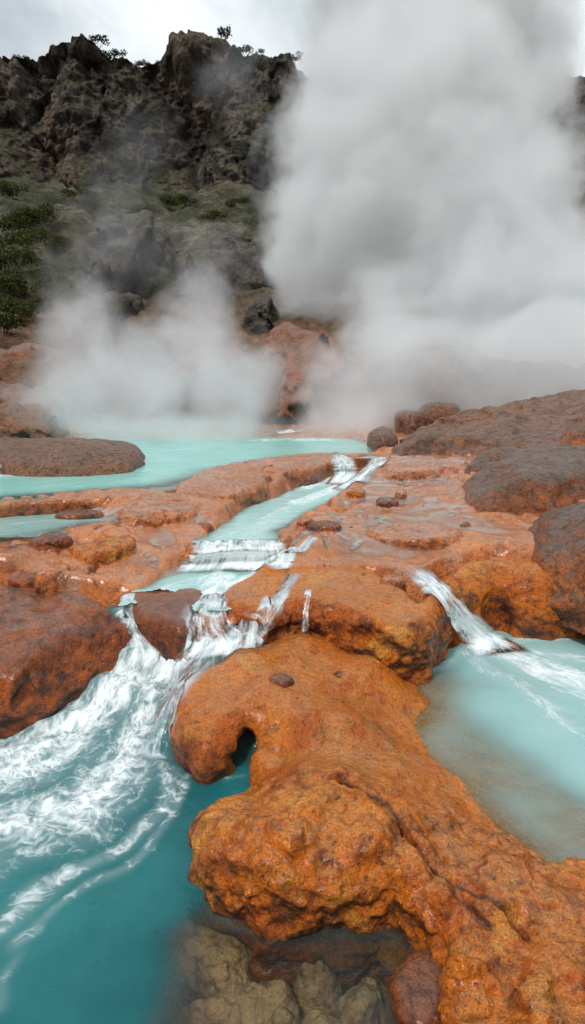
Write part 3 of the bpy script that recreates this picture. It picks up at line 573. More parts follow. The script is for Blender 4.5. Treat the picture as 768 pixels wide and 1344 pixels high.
# stones under the clear corner of the lower pool, and one breaking its surface
for i, (pts, z, lab) in enumerate([
    ([(225, 1215), (250, 1265), (290, 1290), (328, 1270), (338, 1225), (315, 1185), (270, 1180)], -.05, 'large mossy tan stone under the clear water, nearest the teal deep'),
    ([(240, 1310), (290, 1345), (370, 1350), (396, 1310), (372, 1275), (320, 1282)], -.09, 'broad dim stone under the water at the picture bottom, below the mossy tan stone'),
    ([(376, 1240), (382, 1275), (410, 1290), (436, 1268), (432, 1228), (405, 1218)], -.08, 'narrow tan sunken stone right under the front lobe of the outcrop'),
    ([(440, 1295), (458, 1322), (490, 1325), (508, 1300), (492, 1272), (460, 1270)], -.06, 'small pale sunken stone beside the square brown rock'),
    ([(395, 1315), (400, 1350), (440, 1365), (470, 1345), (450, 1312), (420, 1300)], -.07, 'tan sunken stone at the picture bottom between the broad dim stone and the pale one'),
    ([(478, 1235), (490, 1262), (530, 1262), (556, 1248), (530, 1228)], -.10, 'dim flat sunken stone in the shaded notch of the outcrop'),
    ([(236, 1180), (248, 1204), (276, 1200), (284, 1178), (260, 1164)], -.10, 'faint sunken stone beside the lobe, above the mossy tan stone'),
    ([(344, 1318), (352, 1342), (384, 1352), (398, 1330), (376, 1308)], -.10, 'small dim sunken stone at the picture bottom, left of the pale one'),
    ([(470, 1268), (476, 1290), (500, 1300), (516, 1282), (500, 1262)], -.085, 'small rounded sunken stone touching the square brown rock'),
    ([(436, 1222), (444, 1250), (474, 1252), (484, 1230), (462, 1216)], -.11, 'faint sunken stone close under the waterline of the outcrop')]):
    c = np.mean(pts, 0)
    rock('sunken_stone', [(c[0] + (a - c[0]) * 1.16, c[1] + (b - c[1]) * 1.16, z - .04) for a, b in pts], [(c[0], c[1], z - .03), (c[0] - 12, c[1] - 8, z - .025), (c[0] + 14, c[1] + 6, z - .05)], -.45, .07, .007, SUNK, lab, 'stone', group=None, n1=(.055, 4.5), n2_=(.022, 12.), fine=(.005, 50.), dome=(.05, .12))
rock('stone', [(508, 1300, 0), (520, 1344, 0), (560, 1365, 0), (590, 1340, 0), (598, 1300, 0), (584, 1262, .0), (560, 1258, 0), (530, 1272, 0)], [(545, 1300, .055), (570, 1275, .06), (560, 1330, .04)], -.35, .04, .006, LEFTR, 'square brown wet rock breaking the water in the notch of the outcrop', 'stone', n1=(.012, 5.), n2_=(.005, 18.), fine=(.002, 70.))

# ------------------------------------------------------------------ water
def water(name, z, lo, hi, res, mat, poly=None, strokes=(), zf=None, murk=None, flow=None, kind='structure', rough=1., pad=.05, maxdepth=None, warp=.0, drop=None):
    xs = np.arange(lo[0], hi[0], res); ys = np.arange(lo[1], hi[1], res); X, Y = np.meshgrid(xs, ys)
    foam = np.zeros_like(X)
    Xw = X + warp * n2(X, Y, 2.2, 3, 101.); Yw = Y + warp * n2(X, Y, 2.2, 3, 151.)
    for pts, w0, w1, amp in strokes:
        L = [tuple(U(q[0], q[1], q[2] if len(q) > 2 else z)[:2]) for q in pts]; d, s = line_d(L, Xw, Yw); w = w0 + (w1 - w0) * s
        foam = np.maximum(foam, amp * np.exp(-(d / w) ** 2 * 1.2))
    if flow is None:
        uv = np.stack([X.ravel(), Y.ravel()], 1)
    else:
        f = np.array(flow(X, Y)); uv = np.stack([f[0].ravel(), f[1].ravel()], 1)
    Z = np.full_like(X, z) if zf is None else zf(X, Y)
    Z = Z + .004 * n2(X, Y, 5., 3, 3.) * rough
    fm = foam > .15
    fz = fbm(np.concatenate([uv * 12, np.zeros((len(uv), 1))], 1), 4, ridged=True).reshape(X.shape)
    fz2 = fbm(np.concatenate([uv * 34, np.ones((len(uv), 1))], 1), 3, ridged=True).reshape(X.shape)
    Z = Z + np.where(fm, rough * sst(.15, 1., foam) * (.030 * fz + .012 * fz2), 0)
    M = np.clip(murk(X, Y, Z), 0, 1) if murk else np.ones_like(X)
    F = grid_faces(*X.shape)
    if poly is not None:
        keep = (poly_sd(poly, X, Y) < pad).ravel(); F = F[keep[F].all(1)]
    if drop: dm = ~drop(X, Y).ravel(); F = F[dm[F].all(1)]
    if maxdepth: dd = (Z - ground_z(X, Y)).ravel(); F = F[(dd[F] < maxdepth).all(1)]
    used = np.unique(F); mp = np.full(X.size, -1); mp[used] = np.arange(len(used))
    cen = np.array([X.ravel()[used].mean(), Y.ravel()[used].mean(), z])
    me = mesh(name, xyz(X, Y, Z)[used] - cen, mp[F], {'foam': foam.ravel()[used], 'murk': M.ravel()[used]}, uv[used])
    return tag(link(name, me, mat, None, tuple(cen)), kind=kind)

def depth_murk(k, extra=0.):
    def f(X, Y, Z):
        return 1 - np.exp(-np.maximum(Z - ground_z(X, Y), 0) * k) + extra
    return f

src = U(330, 800, .2)
def fan(X, Y):
    dx, dy = X - src[0], Y - src[1]; r = np.hypot(dx, dy); a = np.arctan2(dx, -dy)
    return a * 1.25, r * .62
FGP = smooth_poly(px_poly(fg_poly), 3)
CLEAR = smooth_poly(px_poly([(205, 1230), (240, 1190), (285, 1165), (330, 1190), (560, 1200), (640, 1260), (660, 1420), (200, 1420), (190, 1330)], 0.))
def low_murk(X, Y, Z):
    d = poly_sd(CLEAR, X, Y); n = n2(X, Y, 3., 3, 60.)
    m = .10 + .12 * n + (1.0 - .10) * sst(-.20, .08, d + .06 * n)
    e = poly_sd(FGP, X, Y); return m * (1 - .45 * np.exp(-np.maximum(e, 0) / .03))
def low_z(X, Y):
    ap = idw(APRON, X, Y, 3.4, eps=.035)
    rip = .006 * np.sin(poly_sd(FGP, X, Y) * 60) * np.exp(-np.maximum(poly_sd(FGP, X, Y), 0) / .08)
    ap = ap - .6 * sst(3.74, 3.95, Y) - .6 * sst(.02, .10, poly_sd(INAP, X, Y)) * sst(3.05, 3.25, Y)
    return np.where(Y > 2.75, ap, 0) * sst(2.75, 3.0, Y) + np.where(Y < 2.75, rip, 0)
low_foam = [([(262, 1140, 0), (286, 1168, 0), (316, 1208, 0), (362, 1220, 0), (412, 1220, 0), (488, 1212, 0), (560, 1246, 0), (592, 1275, 0)], .012, .012, .42), ([(158, 796, .437), (172, 806, .39)], .06, .05, 1.1), ([(284, 794, .448), (286, 815, .37), (284, 842, .28), (244, 866, .22)], .12, .17, 1.12), ([(171, 790, .437), (178, 813, .36), (190, 848, .26)], .045, .08, 1.05), ([(420, 822, .31), (340, 836, .30), (250, 862, .24)], .10, .16, 1.05), ([(300, 845, .27), (240, 866, .22), (190, 895, .14), (130, 932, .06), (60, 985, 0), (0, 1010), (-80, 1030)], .20, .30, 1.05), ([(180, 845, .27), (150, 885, .17), (100, 932, .07), (60, 965)], .07, .14, .85),
            ([(262, 868, .22), (225, 905, .11), (205, 960, .02), (170, 1010), (90, 1060), (0, 1090)], .10, .24, .9), ([(215, 985), (235, 1010), (220, 1060), (160, 1100), (80, 1160), (0, 1215)], .06, .07, .62), ([(140, 1000), (60, 1080), (-20, 1130), (-80, 1160)], .2, .16, .62),
            ([(250, 1020), (225, 1080), (180, 1130), (110, 1180), (20, 1240)], .03, .04, .52), ([(280, 1030), (320, 1012)], .02, .02, .4), ([(45, 1235), (20, 1245)], .02, .02, .6), ([(20, 950), (90, 945)], .05, .06, .7), ([(15, 1260), (0, 1290)], .03, .04, .4), ([(230, 990), (150, 1040), (60, 1110)], .05, .10, .55)]
water('lower_pool_water', 0., (-3.2, .75), (.45, 4.0), .011, W_LOW, None, low_foam, low_z, low_murk, fan, warp=.16, drop=lambda X, Y: ((X > -.14) & (Y > 2.8)) | ((poly_sd(INAP, X, Y) > .09) & (Y > 3.2)))
o = bpy.data.objects['lower_pool_water']
# drop what would run under the terrace behind the falls
def right_murk(X, Y, Z):
    P, lo, vx, H = HF['fg']; h = H[np.clip(((X - lo[0]) / vx).round().astype(int), 0, H.shape[0] - 1), np.clip(((Y - lo[1]) / vx).round().astype(int), 0, H.shape[1] - 1)] - .005; h = h + (np.minimum(h, -.2) - h) * sst(-.06, .03, poly_sd(P, X, Y))
    d = np.maximum(Z - h, 0) + .02 * n2(X, Y, 4., 3, 8.) * (Z - h > .01)
    return 1 - np.exp(-d * 20.)
rs = U(590, 795, .25)
def rfan(X, Y):
    dx, dy = X - rs[0], Y - rs[1]; return np.arctan2(dx, -dy) * 1.1, np.hypot(dx, dy) * .5
right_foam = [([(618, 840), (680, 862), (730, 885), (800, 905)], .13, .22, 1.05), ([(640, 845), (690, 838), (768, 836), (840, 840)], .04, .07, .8), ([(610, 856), (660, 890), (720, 925), (765, 960)], .08, .07, .55), ([(690, 852), (768, 866), (820, 872)], .08, .10, .62), ([(590, 866), (560, 872)], .015, .012, .5), ([(650, 870), (700, 905), (740, 960)], .10, .14, .30)]
water('right_pool_water', Z_RIGHT, (.35, 1.0), (3.4, 4.25), .013, W_RIGHT, smooth_poly(px_poly([(520, 872), (600, 850), (650, 825), (768, 825), (1100, 835), (1200, 1250), (830, 1215), (755, 1180), (680, 1120), (610, 1060), (545, 985), (520, 900)], Z_RIGHT), 3), right_foam, None, right_murk, rfan, pad=.02, rough=.5, warp=.06)
water('upper_pool_water', Z_UP, (-6.5, 5.2), (2.2, 13.2), .035, W_UP, P_UPS, [([(0, 625), (40, 622)], .12, .10, .7), ([(345, 578), (380, 577), (420, 577)], .25, .3, .75), ([(436, 604), (450, 602)], .04, .04, .6), ([(200, 592), (260, 588)], .1, .1, .33)], None, depth_murk(9.), lambda X, Y: (X * .6, Y * .25), pad=.3)
def along(pts, z):
    L = [tuple(U(a, b, z)[:2]) for a, b in pts]
    def f(X, Y):
        d, s = line_d(L, X, Y); tot = sum(math.dist(L[i], L[i + 1]) for i in range(len(L) - 1))
        n = len(L); k = np.minimum((s * (n - 1)).astype(int), n - 2); A = np.array(L)
        ex = A[k + 1, 0] - A[k, 0]; ey = A[k + 1, 1] - A[k, 1]; sd = np.sign(ex * (Y - A[k, 1]) - ey * (X - A[k, 0]))
        return d * sd * .9, s * tot * .35
    return f
water('middle_pool_water', Z_MID, (-.8, 4.0), (1.1, 7.6), .014, W_MID, P_MIDS,
      [([(495, 615), (470, 628), (430, 645), (390, 660)], .10, .14, .85), ([(440, 622), (430, 634), (400, 640)], .08, .10, .85), ([(400, 655), (350, 680), (330, 700), (325, 722)], .10, .10, .5), ([(290, 705), (330, 690)], .05, .08, .42), ([(270, 722), (330, 724), (370, 718)], .04, .04, .7)], None, depth_murk(16., .1), along([(480, 615), (400, 655), (340, 690), (315, 728)], Z_MID), pad=.04, maxdepth=.2)
water('lower_stream_water', Z_STR, (-1.35, 3.5), (.3, 4.8), .010, W_MID, P_STRS,
      [([(262, 738), (310, 742), (370, 738)], .05, .06, 1.), ([(370, 742), (330, 760), (280, 775), (275, 795)], .10, .12, .95), ([(300, 748), (240, 765), (200, 780)], .10, .10, .62), ([(290, 755), (270, 790)], .12, .10, .9), ([(185, 778), (170, 795)], .04, .03, .5)], None, depth_murk(20., .15), along([(400, 728), (340, 755), (285, 780), (270, 800)], Z_STR), pad=.03, maxdepth=.13)
water('small_pool_water', Z_SML, (-4.6, 4.4), (-.9, 6.6), .018, W_MID, P_SMLS, [([(-200, 686), (0, 667), (60, 665), (115, 664)], .05, .03, .85), ([(0, 690), (60, 682)], .04, .04, .3)], None, depth_murk(18.), lambda X, Y: (X * .5, Y * 1.2), pad=.03, rough=.5)

_c = FILM_MESH[0].mean(0)
tag(link('shallow_water', mesh('shallow_water', FILM_MESH[0] - _c, FILM_MESH[1], {'foam': FILM_MESH[3], 'murk': FILM_MESH[2]}, FILM_MESH[4]), W_FILM, None, tuple(_c)), kind='structure')

def fall(name, rows, label, cat='waterfall', n=40, m=60, bulge=.03, foam=(.55, .9), jit=.012, fade=.86, lift=.014, push=.02, soft=.34, sm=7, fin=.06):
    """sheet of water: rows of (left point, right point) in world space from crest to foot"""
    A = np.array([r[0] for r in rows]); B = np.array([r[1] for r in rows]); k = len(rows)
    t = np.linspace(0, k - 1, m)
    def cr(P):
        out = []
        for v in t:
            i = min(int(v), k - 2); f = v - i; a, b, c, d = P[max(i - 1, 0)], P[i], P[i + 1], P[min(i + 2, k - 1)]
            out.append(.5 * ((2 * b) + (c - a) * f + (2 * a - 5 * b + 4 * c - d) * f * f + (3 * b - a - 3 * c + d) * f ** 3))
        return np.array(out)
    A, B = cr(A), cr(B); s = np.linspace(0, 1, n)
    V = A[:, None] * (1 - s)[None, :, None] + B[:, None] * s[None, :, None]
    w = np.linalg.norm(B - A, axis=1).mean(); ln = np.linalg.norm(np.diff((A + B) / 2, axis=0), axis=1).sum()
    uu, vv = np.meshgrid(s * w, np.linspace(0, 1, m) * ln)
    nz = fbm(np.stack([uu.ravel() * 14, vv.ravel() * 3, np.full(uu.size, w * 9)], 1), 3).reshape(uu.shape)
    V[:, :, 2] += bulge * np.sin(np.pi * s)[None] + jit * 2 * nz; V[:, :, 1] -= bulge * .7 * np.sin(np.pi * s)[None] + jit * nz
    for i in range(m):
        for j in range(n):
            hit = BVH.ray_cast(Vector((V[i, j, 0], V[i, j, 1] - .16, V[i, j, 2])), Vector((0, 1, 0)), .16)
            if hit[0] is not None: V[i, j, 1] = hit[0].y - .01
    for _ in range(6):
        V[1:-1, :, 1] = .25 * V[:-2, :, 1] + .5 * V[1:-1, :, 1] + .25 * V[2:, :, 1]; V[:, 1:-1, 1] = .25 * V[:, :-2, 1] + .5 * V[:, 1:-1, 1] + .25 * V[:, 2:, 1]
    def drape(up):
        for i in range(m):
            for j in range(n):
                hit = BVH.ray_cast(Vector((V[i, j, 0], V[i, j, 1], V[i, j, 2] + .25)), Vector((0, 0, -1)))
                if hit[0] is not None: V[i, j, 2] = max(V[i, j, 2], hit[0].z + up)
    V[:, :, 1] -= push * np.minimum(1, np.linspace(0, 4, m))[:, None]
    drape(lift + .01)  # the sheet clings to the rock it runs over
    for _ in range(sm):
        V[1:-1, :, 2] = .25 * V[:-2, :, 2] + .5 * V[1:-1, :, 2] + .25 * V[2:, :, 2]; V[:, 1:-1, 2] = .25 * V[:, :-2, 2] + .5 * V[:, 1:-1, 2] + .25 * V[:, 2:, 2]
    drape(lift)
    for _ in range(2):
        V[1:-1, :, 2] = .25 * V[:-2, :, 2] + .5 * V[1:-1, :, 2] + .25 * V[2:, :, 2]; V[:, 1:-1, 2] = .25 * V[:, :-2, 2] + .5 * V[:, 1:-1, 2] + .25 * V[:, 2:, 2]
    tt = np.linspace(0, 1, m)[:, None]; edge = sst(0, soft, np.minimum(s[None], 1 - s[None]) + .10 * fbm(np.stack([vv.ravel() * 9, np.full(vv.size, w * 7), 0 * vv.ravel()], 1), 3).reshape(vv.shape))
    fm = (foam[0] + (foam[1] - foam[0]) * tt) * edge * sst(0, fin, tt) * sst(1.0, fade, tt)
    cen = V.reshape(-1, 3).mean(0); cen[2] = V[:, :, 2].min()
    me = mesh(name, V.reshape(-1, 3) - cen, grid_faces(m, n), {'foam': fm.ravel()}, np.stack([uu.ravel(), vv.ravel()], 1))
    return tag(link(name, me, FALL, None, tuple(cen)), label, cat)

from mathutils.bvhtree import BVHTree
_v = []; _f = []; _n = 0
for q in list(bpy.data.objects):
    if q.type == 'MESH' and q.name.split('.')[0] in ('terrace_ground', 'rock_outcrop', 'boulder', 'rock_ledge', 'rock_mound', 'rock_lobe', 'dripstone_ridge', 'lower_pool_water'):
        a = np.empty(len(q.data.vertices) * 3, np.float32); q.data.vertices.foreach_get('co', a); a = a.reshape(-1, 3) + np.array(q.location)
        b = np.empty(len(q.data.polygons) * 4, np.int32); q.data.loops.foreach_get('vertex_index', b); b = b.reshape(-1, 4)
        if q.name.startswith('terrace'): b = b[(a[b[:, 0], 1] > 2.6) & (a[b[:, 0], 1] < 8)]
        else: b = b[(a[b[:, 0], 1] < 8) & (a[b[:, 0], 1] > 2.4)]
        u, inv = np.unique(b, return_inverse=True); _v.append(a[u]); _f.append(inv.reshape(-1, 4) + _n); _n += len(u)
BVH = BVHTree.FromPolygons(np.concatenate(_v).tolist(), np.concatenate(_f).tolist())
tick('bvh')

def row(l, r): return (U(*l), U(*r))
fall('waterfall', [row((256, 784, .452), (308, 782, .452)), row((252, 794, .44), (310, 792, .44)), row((246, 806, .40), (314, 804, .41)), row((238, 822, .34), (326, 820, .36)), row((226, 845, .28), (345, 842, .30)), row((206, 880, .20), (340, 862, .27))], 'main white fall pouring between the brown boulder and the orange ledge', bulge=.035, foam=(.30, .70), jit=.012, n=60, m=80)
fall('waterfall', [row((156, 782, .46), (182, 780, .455)), row((158, 793, .43), (182, 793, .43)), row((162, 808, .39), (186, 808, .39)), row((166, 826, .33), (198, 826, .33)), row((160, 858, .25), (222, 858, .25)), row((140, 885, .18), (222, 885, .18))], 'thin strand of white water between the rust outcrop and the brown boulder', bulge=.012, foam=(.30, .65), jit=.008, n=30, m=70)
fall('waterfall', [row((374, 752, .54), (400, 752, .54)), row((366, 768, .52), (388, 770, .52)), row((356, 784, .48), (380, 786, .49)), row((342, 806, .40), (366, 808, .41)), row((322, 832, .32), (356, 834, .32)), row((306, 850, .29), (352, 848, .30))], 'slanting strand of water crossing the corner of the orange ledge', bulge=.01, foam=(.22, .58), jit=.003, n=24, lift=.02, sm=22)
fall('waterfall', [row((400, 774, .52), (411, 774, .52)), row((396, 790, .47), (408, 790, .47)), row((394, 805, .38), (406, 805, .38)), row((394, 826, .31), (406, 826, .31))], 'thread of water trickling down the front of the orange ledge', bulge=.006, foam=(.55, .55), jit=.004, n=12)
fall('waterfall', [row((505, 742, .555), (548, 732, .565)), row((528, 756, .525), (566, 746, .535)), row((542, 768, .50), (580, 758, .505)), row((556, 786, .44), (598, 776, .45)), row((576, 810, .33), (624, 800, .34)), row((594, 832, .20), (650, 822, .20)), row((602, 850, .11), (676, 838, .11)), row((610, 866, .11), (720, 858, .11))], 'white chute sliding between the orange ledge and the rounded mound into the milky pool', fin=.35, bulge=.02, foam=(.30, 1.0), jit=.012, n=44, m=90)
fall('waterfall', [row((428, 602, .77), (466, 600, .76)), row((434, 612, .74), (470, 611, .74)), row((434, 622, .66), (472, 620, .66)), row((420, 640, .61), (474, 636, .61))], 'small fall dropping through the gap in the scalloped rim', bulge=.02, foam=(.5, .9), jit=.015, n=34)
fall('waterfall', [row((484, 602, .76), (516, 600, .76)), row((474, 614, .71), (512, 614, .71)), row((456, 628, .64), (502, 628, .63)), row((420, 646, .61), (486, 646, .61))], 'small slanting fall beside the orange lobe at the stream head', bulge=.02, foam=(.45, .9), jit=.012, n=34)
fall('waterfall', [row((252, 711, .612), (376, 709, .612)), row((250, 717, .60), (378, 715, .60)), row((246, 726, .58), (382, 722, .58)), row((240, 738, .50), (386, 734, .50)), row((228, 752, .46), (380, 748, .46))], 'low curtain of water over a rounded lip in the middle of the stream', bulge=.012, foam=(.54, .85), jit=.010, n=80, soft=.15)
fall('waterfall', [row((396, 708, .60), (420, 704, .605)), row((382, 722, .56), (408, 720, .57)), row((364, 738, .49), (394, 736, .51)), row((340, 752, .46), (384, 752, .47))], 'short strand of water joining the stream from the wet terrace', bulge=.012, foam=(.32, .8), jit=.01, n=24)
fall('waterfall', [row((240, 868, .25), (292, 866, .30)), row((218, 896, .2), (266, 896, .26)), row((200, 930, .13), (246, 930, .18)), row((186, 965, .05), (236, 965, .08)), row((170, 1000, .0), (244, 1004, .0))], 'ragged curtain of drips spilling over the shoulder of the big outcrop', bulge=.01, foam=(.34, .40), jit=.006, n=50, m=70, soft=.5)
fall('waterfall', [(UY(356, 565, 11.5), UY(398, 564, 11.5)), (UY(352, 569, 11.4), UY(402, 568, 11.4)), (UY(346, 576, 11.2), UY(408, 576, 11.2))], 'distant small fall feeding the far side of the upper pool', bulge=.02, foam=(.40, .75), jit=.05, n=40)
fall('waterfall', [row((-40, 592, .95), (2, 596, .92)), row((-36, 606, .85), (4, 607, .85)), row((-40, 624, .72), (10, 622, .72))], 'short fall at the picture edge behind the flat topped pool boulder', bulge=.03, foam=(.7, 1.), jit=.02, n=20)

tick('water')
# droplets thrown up where the falls strike
SV = []; SF = []; gq = np.random.default_rng(3)
_o = np.array([(1, 0, 0), (-1, 0, 0), (0, 1, 0), (0, -1, 0), (0, 0, 1), (0, 0, -1)], float); _of = [(0, 2, 4), (2, 1, 4), (1, 3, 4), (3, 0, 4), (2, 0, 5), (1, 2, 5), (3, 1, 5), (0, 3, 5)]
for (px, py, z, sx, sy, sz, cnt) in ((285, 850, .28, .10, .05, .06, 110), (190, 870, .22, .06, .05, .04, 40), (190, 975, .02, .12, .08, .04, 60), (655, 856, .11, .10, .03, .03, 40), (60, 1020, 0, .25, .12, .02, 40)):
    c = U(px, py, z)
    for _ in range(cnt):
        q = c + gq.normal(size=3) * np.array([sx, sy, 0]) + np.array([0, 0, abs(gq.normal()) * sz]); r = gq.uniform(.0012, .0034); k = len(SV)
        SV += list(q + _o * r); SF += [(a + k, b + k, d + k) for a, b, d in _of]
DROP = bpy.data.materials.new('droplet'); DROP.use_nodes = True; _b = DROP.node_tree.nodes['Principled BSDF']; _b.inputs['Base Color'].default_value = (.86, .92, .92, 1); _b.inputs['Roughness'].default_value = .2
tag(link('spray_mist', mesh('spray_mist', SV, SF), DROP), 'fine white droplets thrown up where the cascades strike the pool', kind='stuff')
# --- hills and cliff
HC = [(-900, 470, 13), (384, 500, 13), (200, 500, 13), (0, 490, 13), (768, 505, 14), (1300, 480, 13), (200, 440, 17), (0, 450, 16), (0, 350, 28), (200, 380, 25), (384, 415, 22), (600, 430, 22), (0, 228, 48), (120, 240, 52), (200, 248, 55), (384, 262, 57), (600, 280, 57), (768, 280, 57), (1300, 220, 50), (-900, 180, 48), (-700, 350, 26), (768, 400, 25), (1300, 400, 25), (100, 300, 38), (300, 320, 38), (0, 290, 38), (500, 340, 38), (768, 330, 38), (-900, 300, 36), (1300, 320, 36)]
HP = [(UY(*c)[0] / c[2], math.log(c[2]), UY(*c)[2]) for c in HC]
hx, hy = polar(11.5, 66., 420, R(-52), R(52), 640)
hz = idw(HP, hx / hy * 1.2 * 0 + hx / hy, np.log(hy), 3., eps=.12)
k = sst(12., 24., hy)
hz = np.where(hy < 13.2, hz - 2.6 * sst(13.2, 11.5, hy), hz)
hr = n2(hx, hy, .22, 5, 44., True); hn = n2(hx, hy, .09, 4, 14.)
hz = hz + k * (1.1 * hn + .35 * hr) + (.3 + .3 * k) * n2(hx, hy, .8, 4, 4.) + .10 * n2(hx, hy, 3.1, 3, 2.)
hw = xyz(hx * .17, hy * .13, 0) + .25 * np.stack([fbm(xyz(hx * .3, hy * .3, 1), 3), fbm(xyz(hx * .3, hy * .3, 9), 3), 0 * hx.ravel()], 1)
w1, w2 = worley(hw); w1 = w1.reshape(hx.shape); w2 = w2.reshape(hx.shape)
hz = hz + k * 1.5 * (.55 - w1); v1, v2 = worley(xyz(hx * .9, hy * .8, 4)); hz = hz + (.12 + .2 * k) * (.5 - v1.reshape(hx.shape))
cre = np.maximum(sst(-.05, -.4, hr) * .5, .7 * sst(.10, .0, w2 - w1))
o = link('hills', mesh('hills', xyz(hx, hy, hz), grid_faces(*hx.shape), {'crease': cre.ravel()}), HILL); tag(o, kind='structure')

g1x, g1y = np.meshgrid(np.linspace(0, 1, 60), np.linspace(0, 1, 240))
ga = R(52) + g1y * R(256); gr = 26 + g1x * 60
bx_, by_ = gr * np.sin(ga), gr * np.cos(ga)
bz_ = -1.0 + 24 * sst(0, .75, g1x) + 3.5 * n2(bx_, by_, .06, 4, 5.) * g1x + 1.2 * n2(bx_, by_, .2, 4, 8.)
tag(link('hills', mesh('hills', xyz(bx_, by_, bz_), grid_faces(*bx_.shape)[:, ::-1], {'crease': 0 * bx_.ravel()}), HILL), kind='structure')
k_ = 900.
tag(link('ground', mesh('ground', [(-k_, -k_, -.9), (k_, -k_, -.9), (k_, k_, -.9), (-k_, k_, -.9)], [(0, 1, 2, 3)], {'crease': [0] * 4}, smooth=False), TERR), kind='structure')
RIDGE = [(-1100, 60), (-500, 75), (-150, 85), (0, 78), (30, 92), (58, 98), (76, 86), (86, 70), (116, 63), (132, 70), (152, 84), (182, 92), (214, 87), (240, 71), (276, 66), (300, 72), (325, 76), (360, 84), (378, 80), (392, 96), (430, 108), (520, 112), (600, 105), (700, 94), (736, 90), (768, 96), (900, 70), (1300, 60), (1900, 60)]
RD = np.array(RIDGE, float)
pxs = np.linspace(-1000, 1800, 1500); ncol = len(pxs); nrow = 260
top_py = np.interp(pxs, RD[:, 0], RD[:, 1]) + 8.
vv = np.linspace(0, 1.16, nrow)[:, None]
Yb = 57. + 0 * pxs; d0 = np.array([(p - CX) / FPX for p in pxs])
dirs = np.stack([ray(p, q) for p, q in zip(pxs, top_py)])
zt = CAM_Z + dirs[:, 2] / dirs[:, 1] * 63.; kx = dirs[:, 0] / dirs[:, 1]
bdir = np.stack([ray(p, 300) for p in pxs]); zb = CAM_Z + bdir[:, 2] / bdir[:, 1] * 55.
f = np.minimum(vv, 1.)
Yc = 0 * kx[None] + 56.5 + 6.0 * f ** 1.2 + np.maximum(vv - 1, 0) * 90; Zc = zb[None] + (zt - zb)[None] * f - np.maximum(vv - 1, 0) * 6
Xc = kx[None] * Yc
pp = np.stack([Xc.ravel(), Yc.ravel(), Zc.ravel()], 1)
st = pp * np.array([.30, .30, .11]); c1 = fbm(st, 5, ridged=True); c2 = fbm(pp * .09 + 8, 3); c3 = fbm(pp * np.array([1.1, 1.1, .55]), 5, ridged=True); c4 = fbm(pp * 3.3 + 3, 3)
amp = (sst(0, .25, f) * np.ones_like(Xc)).ravel()
wp = pp + 1.3 * np.stack([fbm(pp * .35, 3), fbm(pp * .35 + 40, 3), fbm(pp * .35 + 80, 3)], 1)
a1, a2 = worley(wp * np.array([.22, .22, .15])); b1, b2 = worley(wp * np.array([.75, .75, .5]) + 9)
off = (-1.6 * c1 - 3.0 * c2 - .5 * c3 - .25 * c4 - 2.6 * (.6 - a1) - .9 * (.6 - b1))
ledge = np.sin((Zc.ravel() + 2.5 * c2 + c1) * .75); off = off - .8 * ledge * sst(-.1, .3, c2)
Yd = (pp[:, 1] + off * (.35 + .65 * amp)); rel = np.clip(vv - .75, 0, .25) * 4
Zd = pp[:, 2] + (.4 * c1 + .18 * c3 + .14 * c4 + 1.1 * (.6 - a1) + .6 * (.6 - b1)).reshape(Xc.shape).ravel() * (rel * np.ones_like(Xc)).ravel() * .9
Xd = pp[:, 0] + .5 * fbm(pp * .6 + 77, 3)
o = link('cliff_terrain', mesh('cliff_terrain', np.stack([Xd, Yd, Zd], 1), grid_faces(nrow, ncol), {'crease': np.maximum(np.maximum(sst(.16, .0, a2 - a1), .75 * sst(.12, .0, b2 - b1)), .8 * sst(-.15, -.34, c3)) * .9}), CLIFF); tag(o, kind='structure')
CV = np.stack([Xd, Yd, Zd], 1).reshape(nrow, ncol, 3); CTOP = CV[int(nrow / 1.16) - 1]

tick('cliff')
# --- shrubs
def mat_leaf(name, a, b):
    m = bpy.data.materials.new(name); t = NT(m); P = t.pos()
    col = t.mix(t.sst(t.noise(P, 2.5, 3, .6), .35, .65), a, b)
    d = t.n('ShaderNodeBsdfDiffuse', {0: col}); tr = t.n('ShaderNodeBsdfTranslucent', {0: col})
    t.out(t.n('ShaderNodeMixShader', {0: .25, 1: d.outputs[0], 2: tr.outputs[0]}).outputs[0]); return m
LEAF = mat_leaf('shrub_leaf', (.035, .048, .014), (.085, .098, .03)); LEAF2 = mat_leaf('ridge_leaf', (.028, .034, .016), (.05, .058, .022))
BARK = bpy.data.materials.new('bark'); BARK.use_nodes = True; BARK.node_tree.nodes['Principled BSDF'].inputs['Base Color'].default_value = (.05, .038, .028, 1)

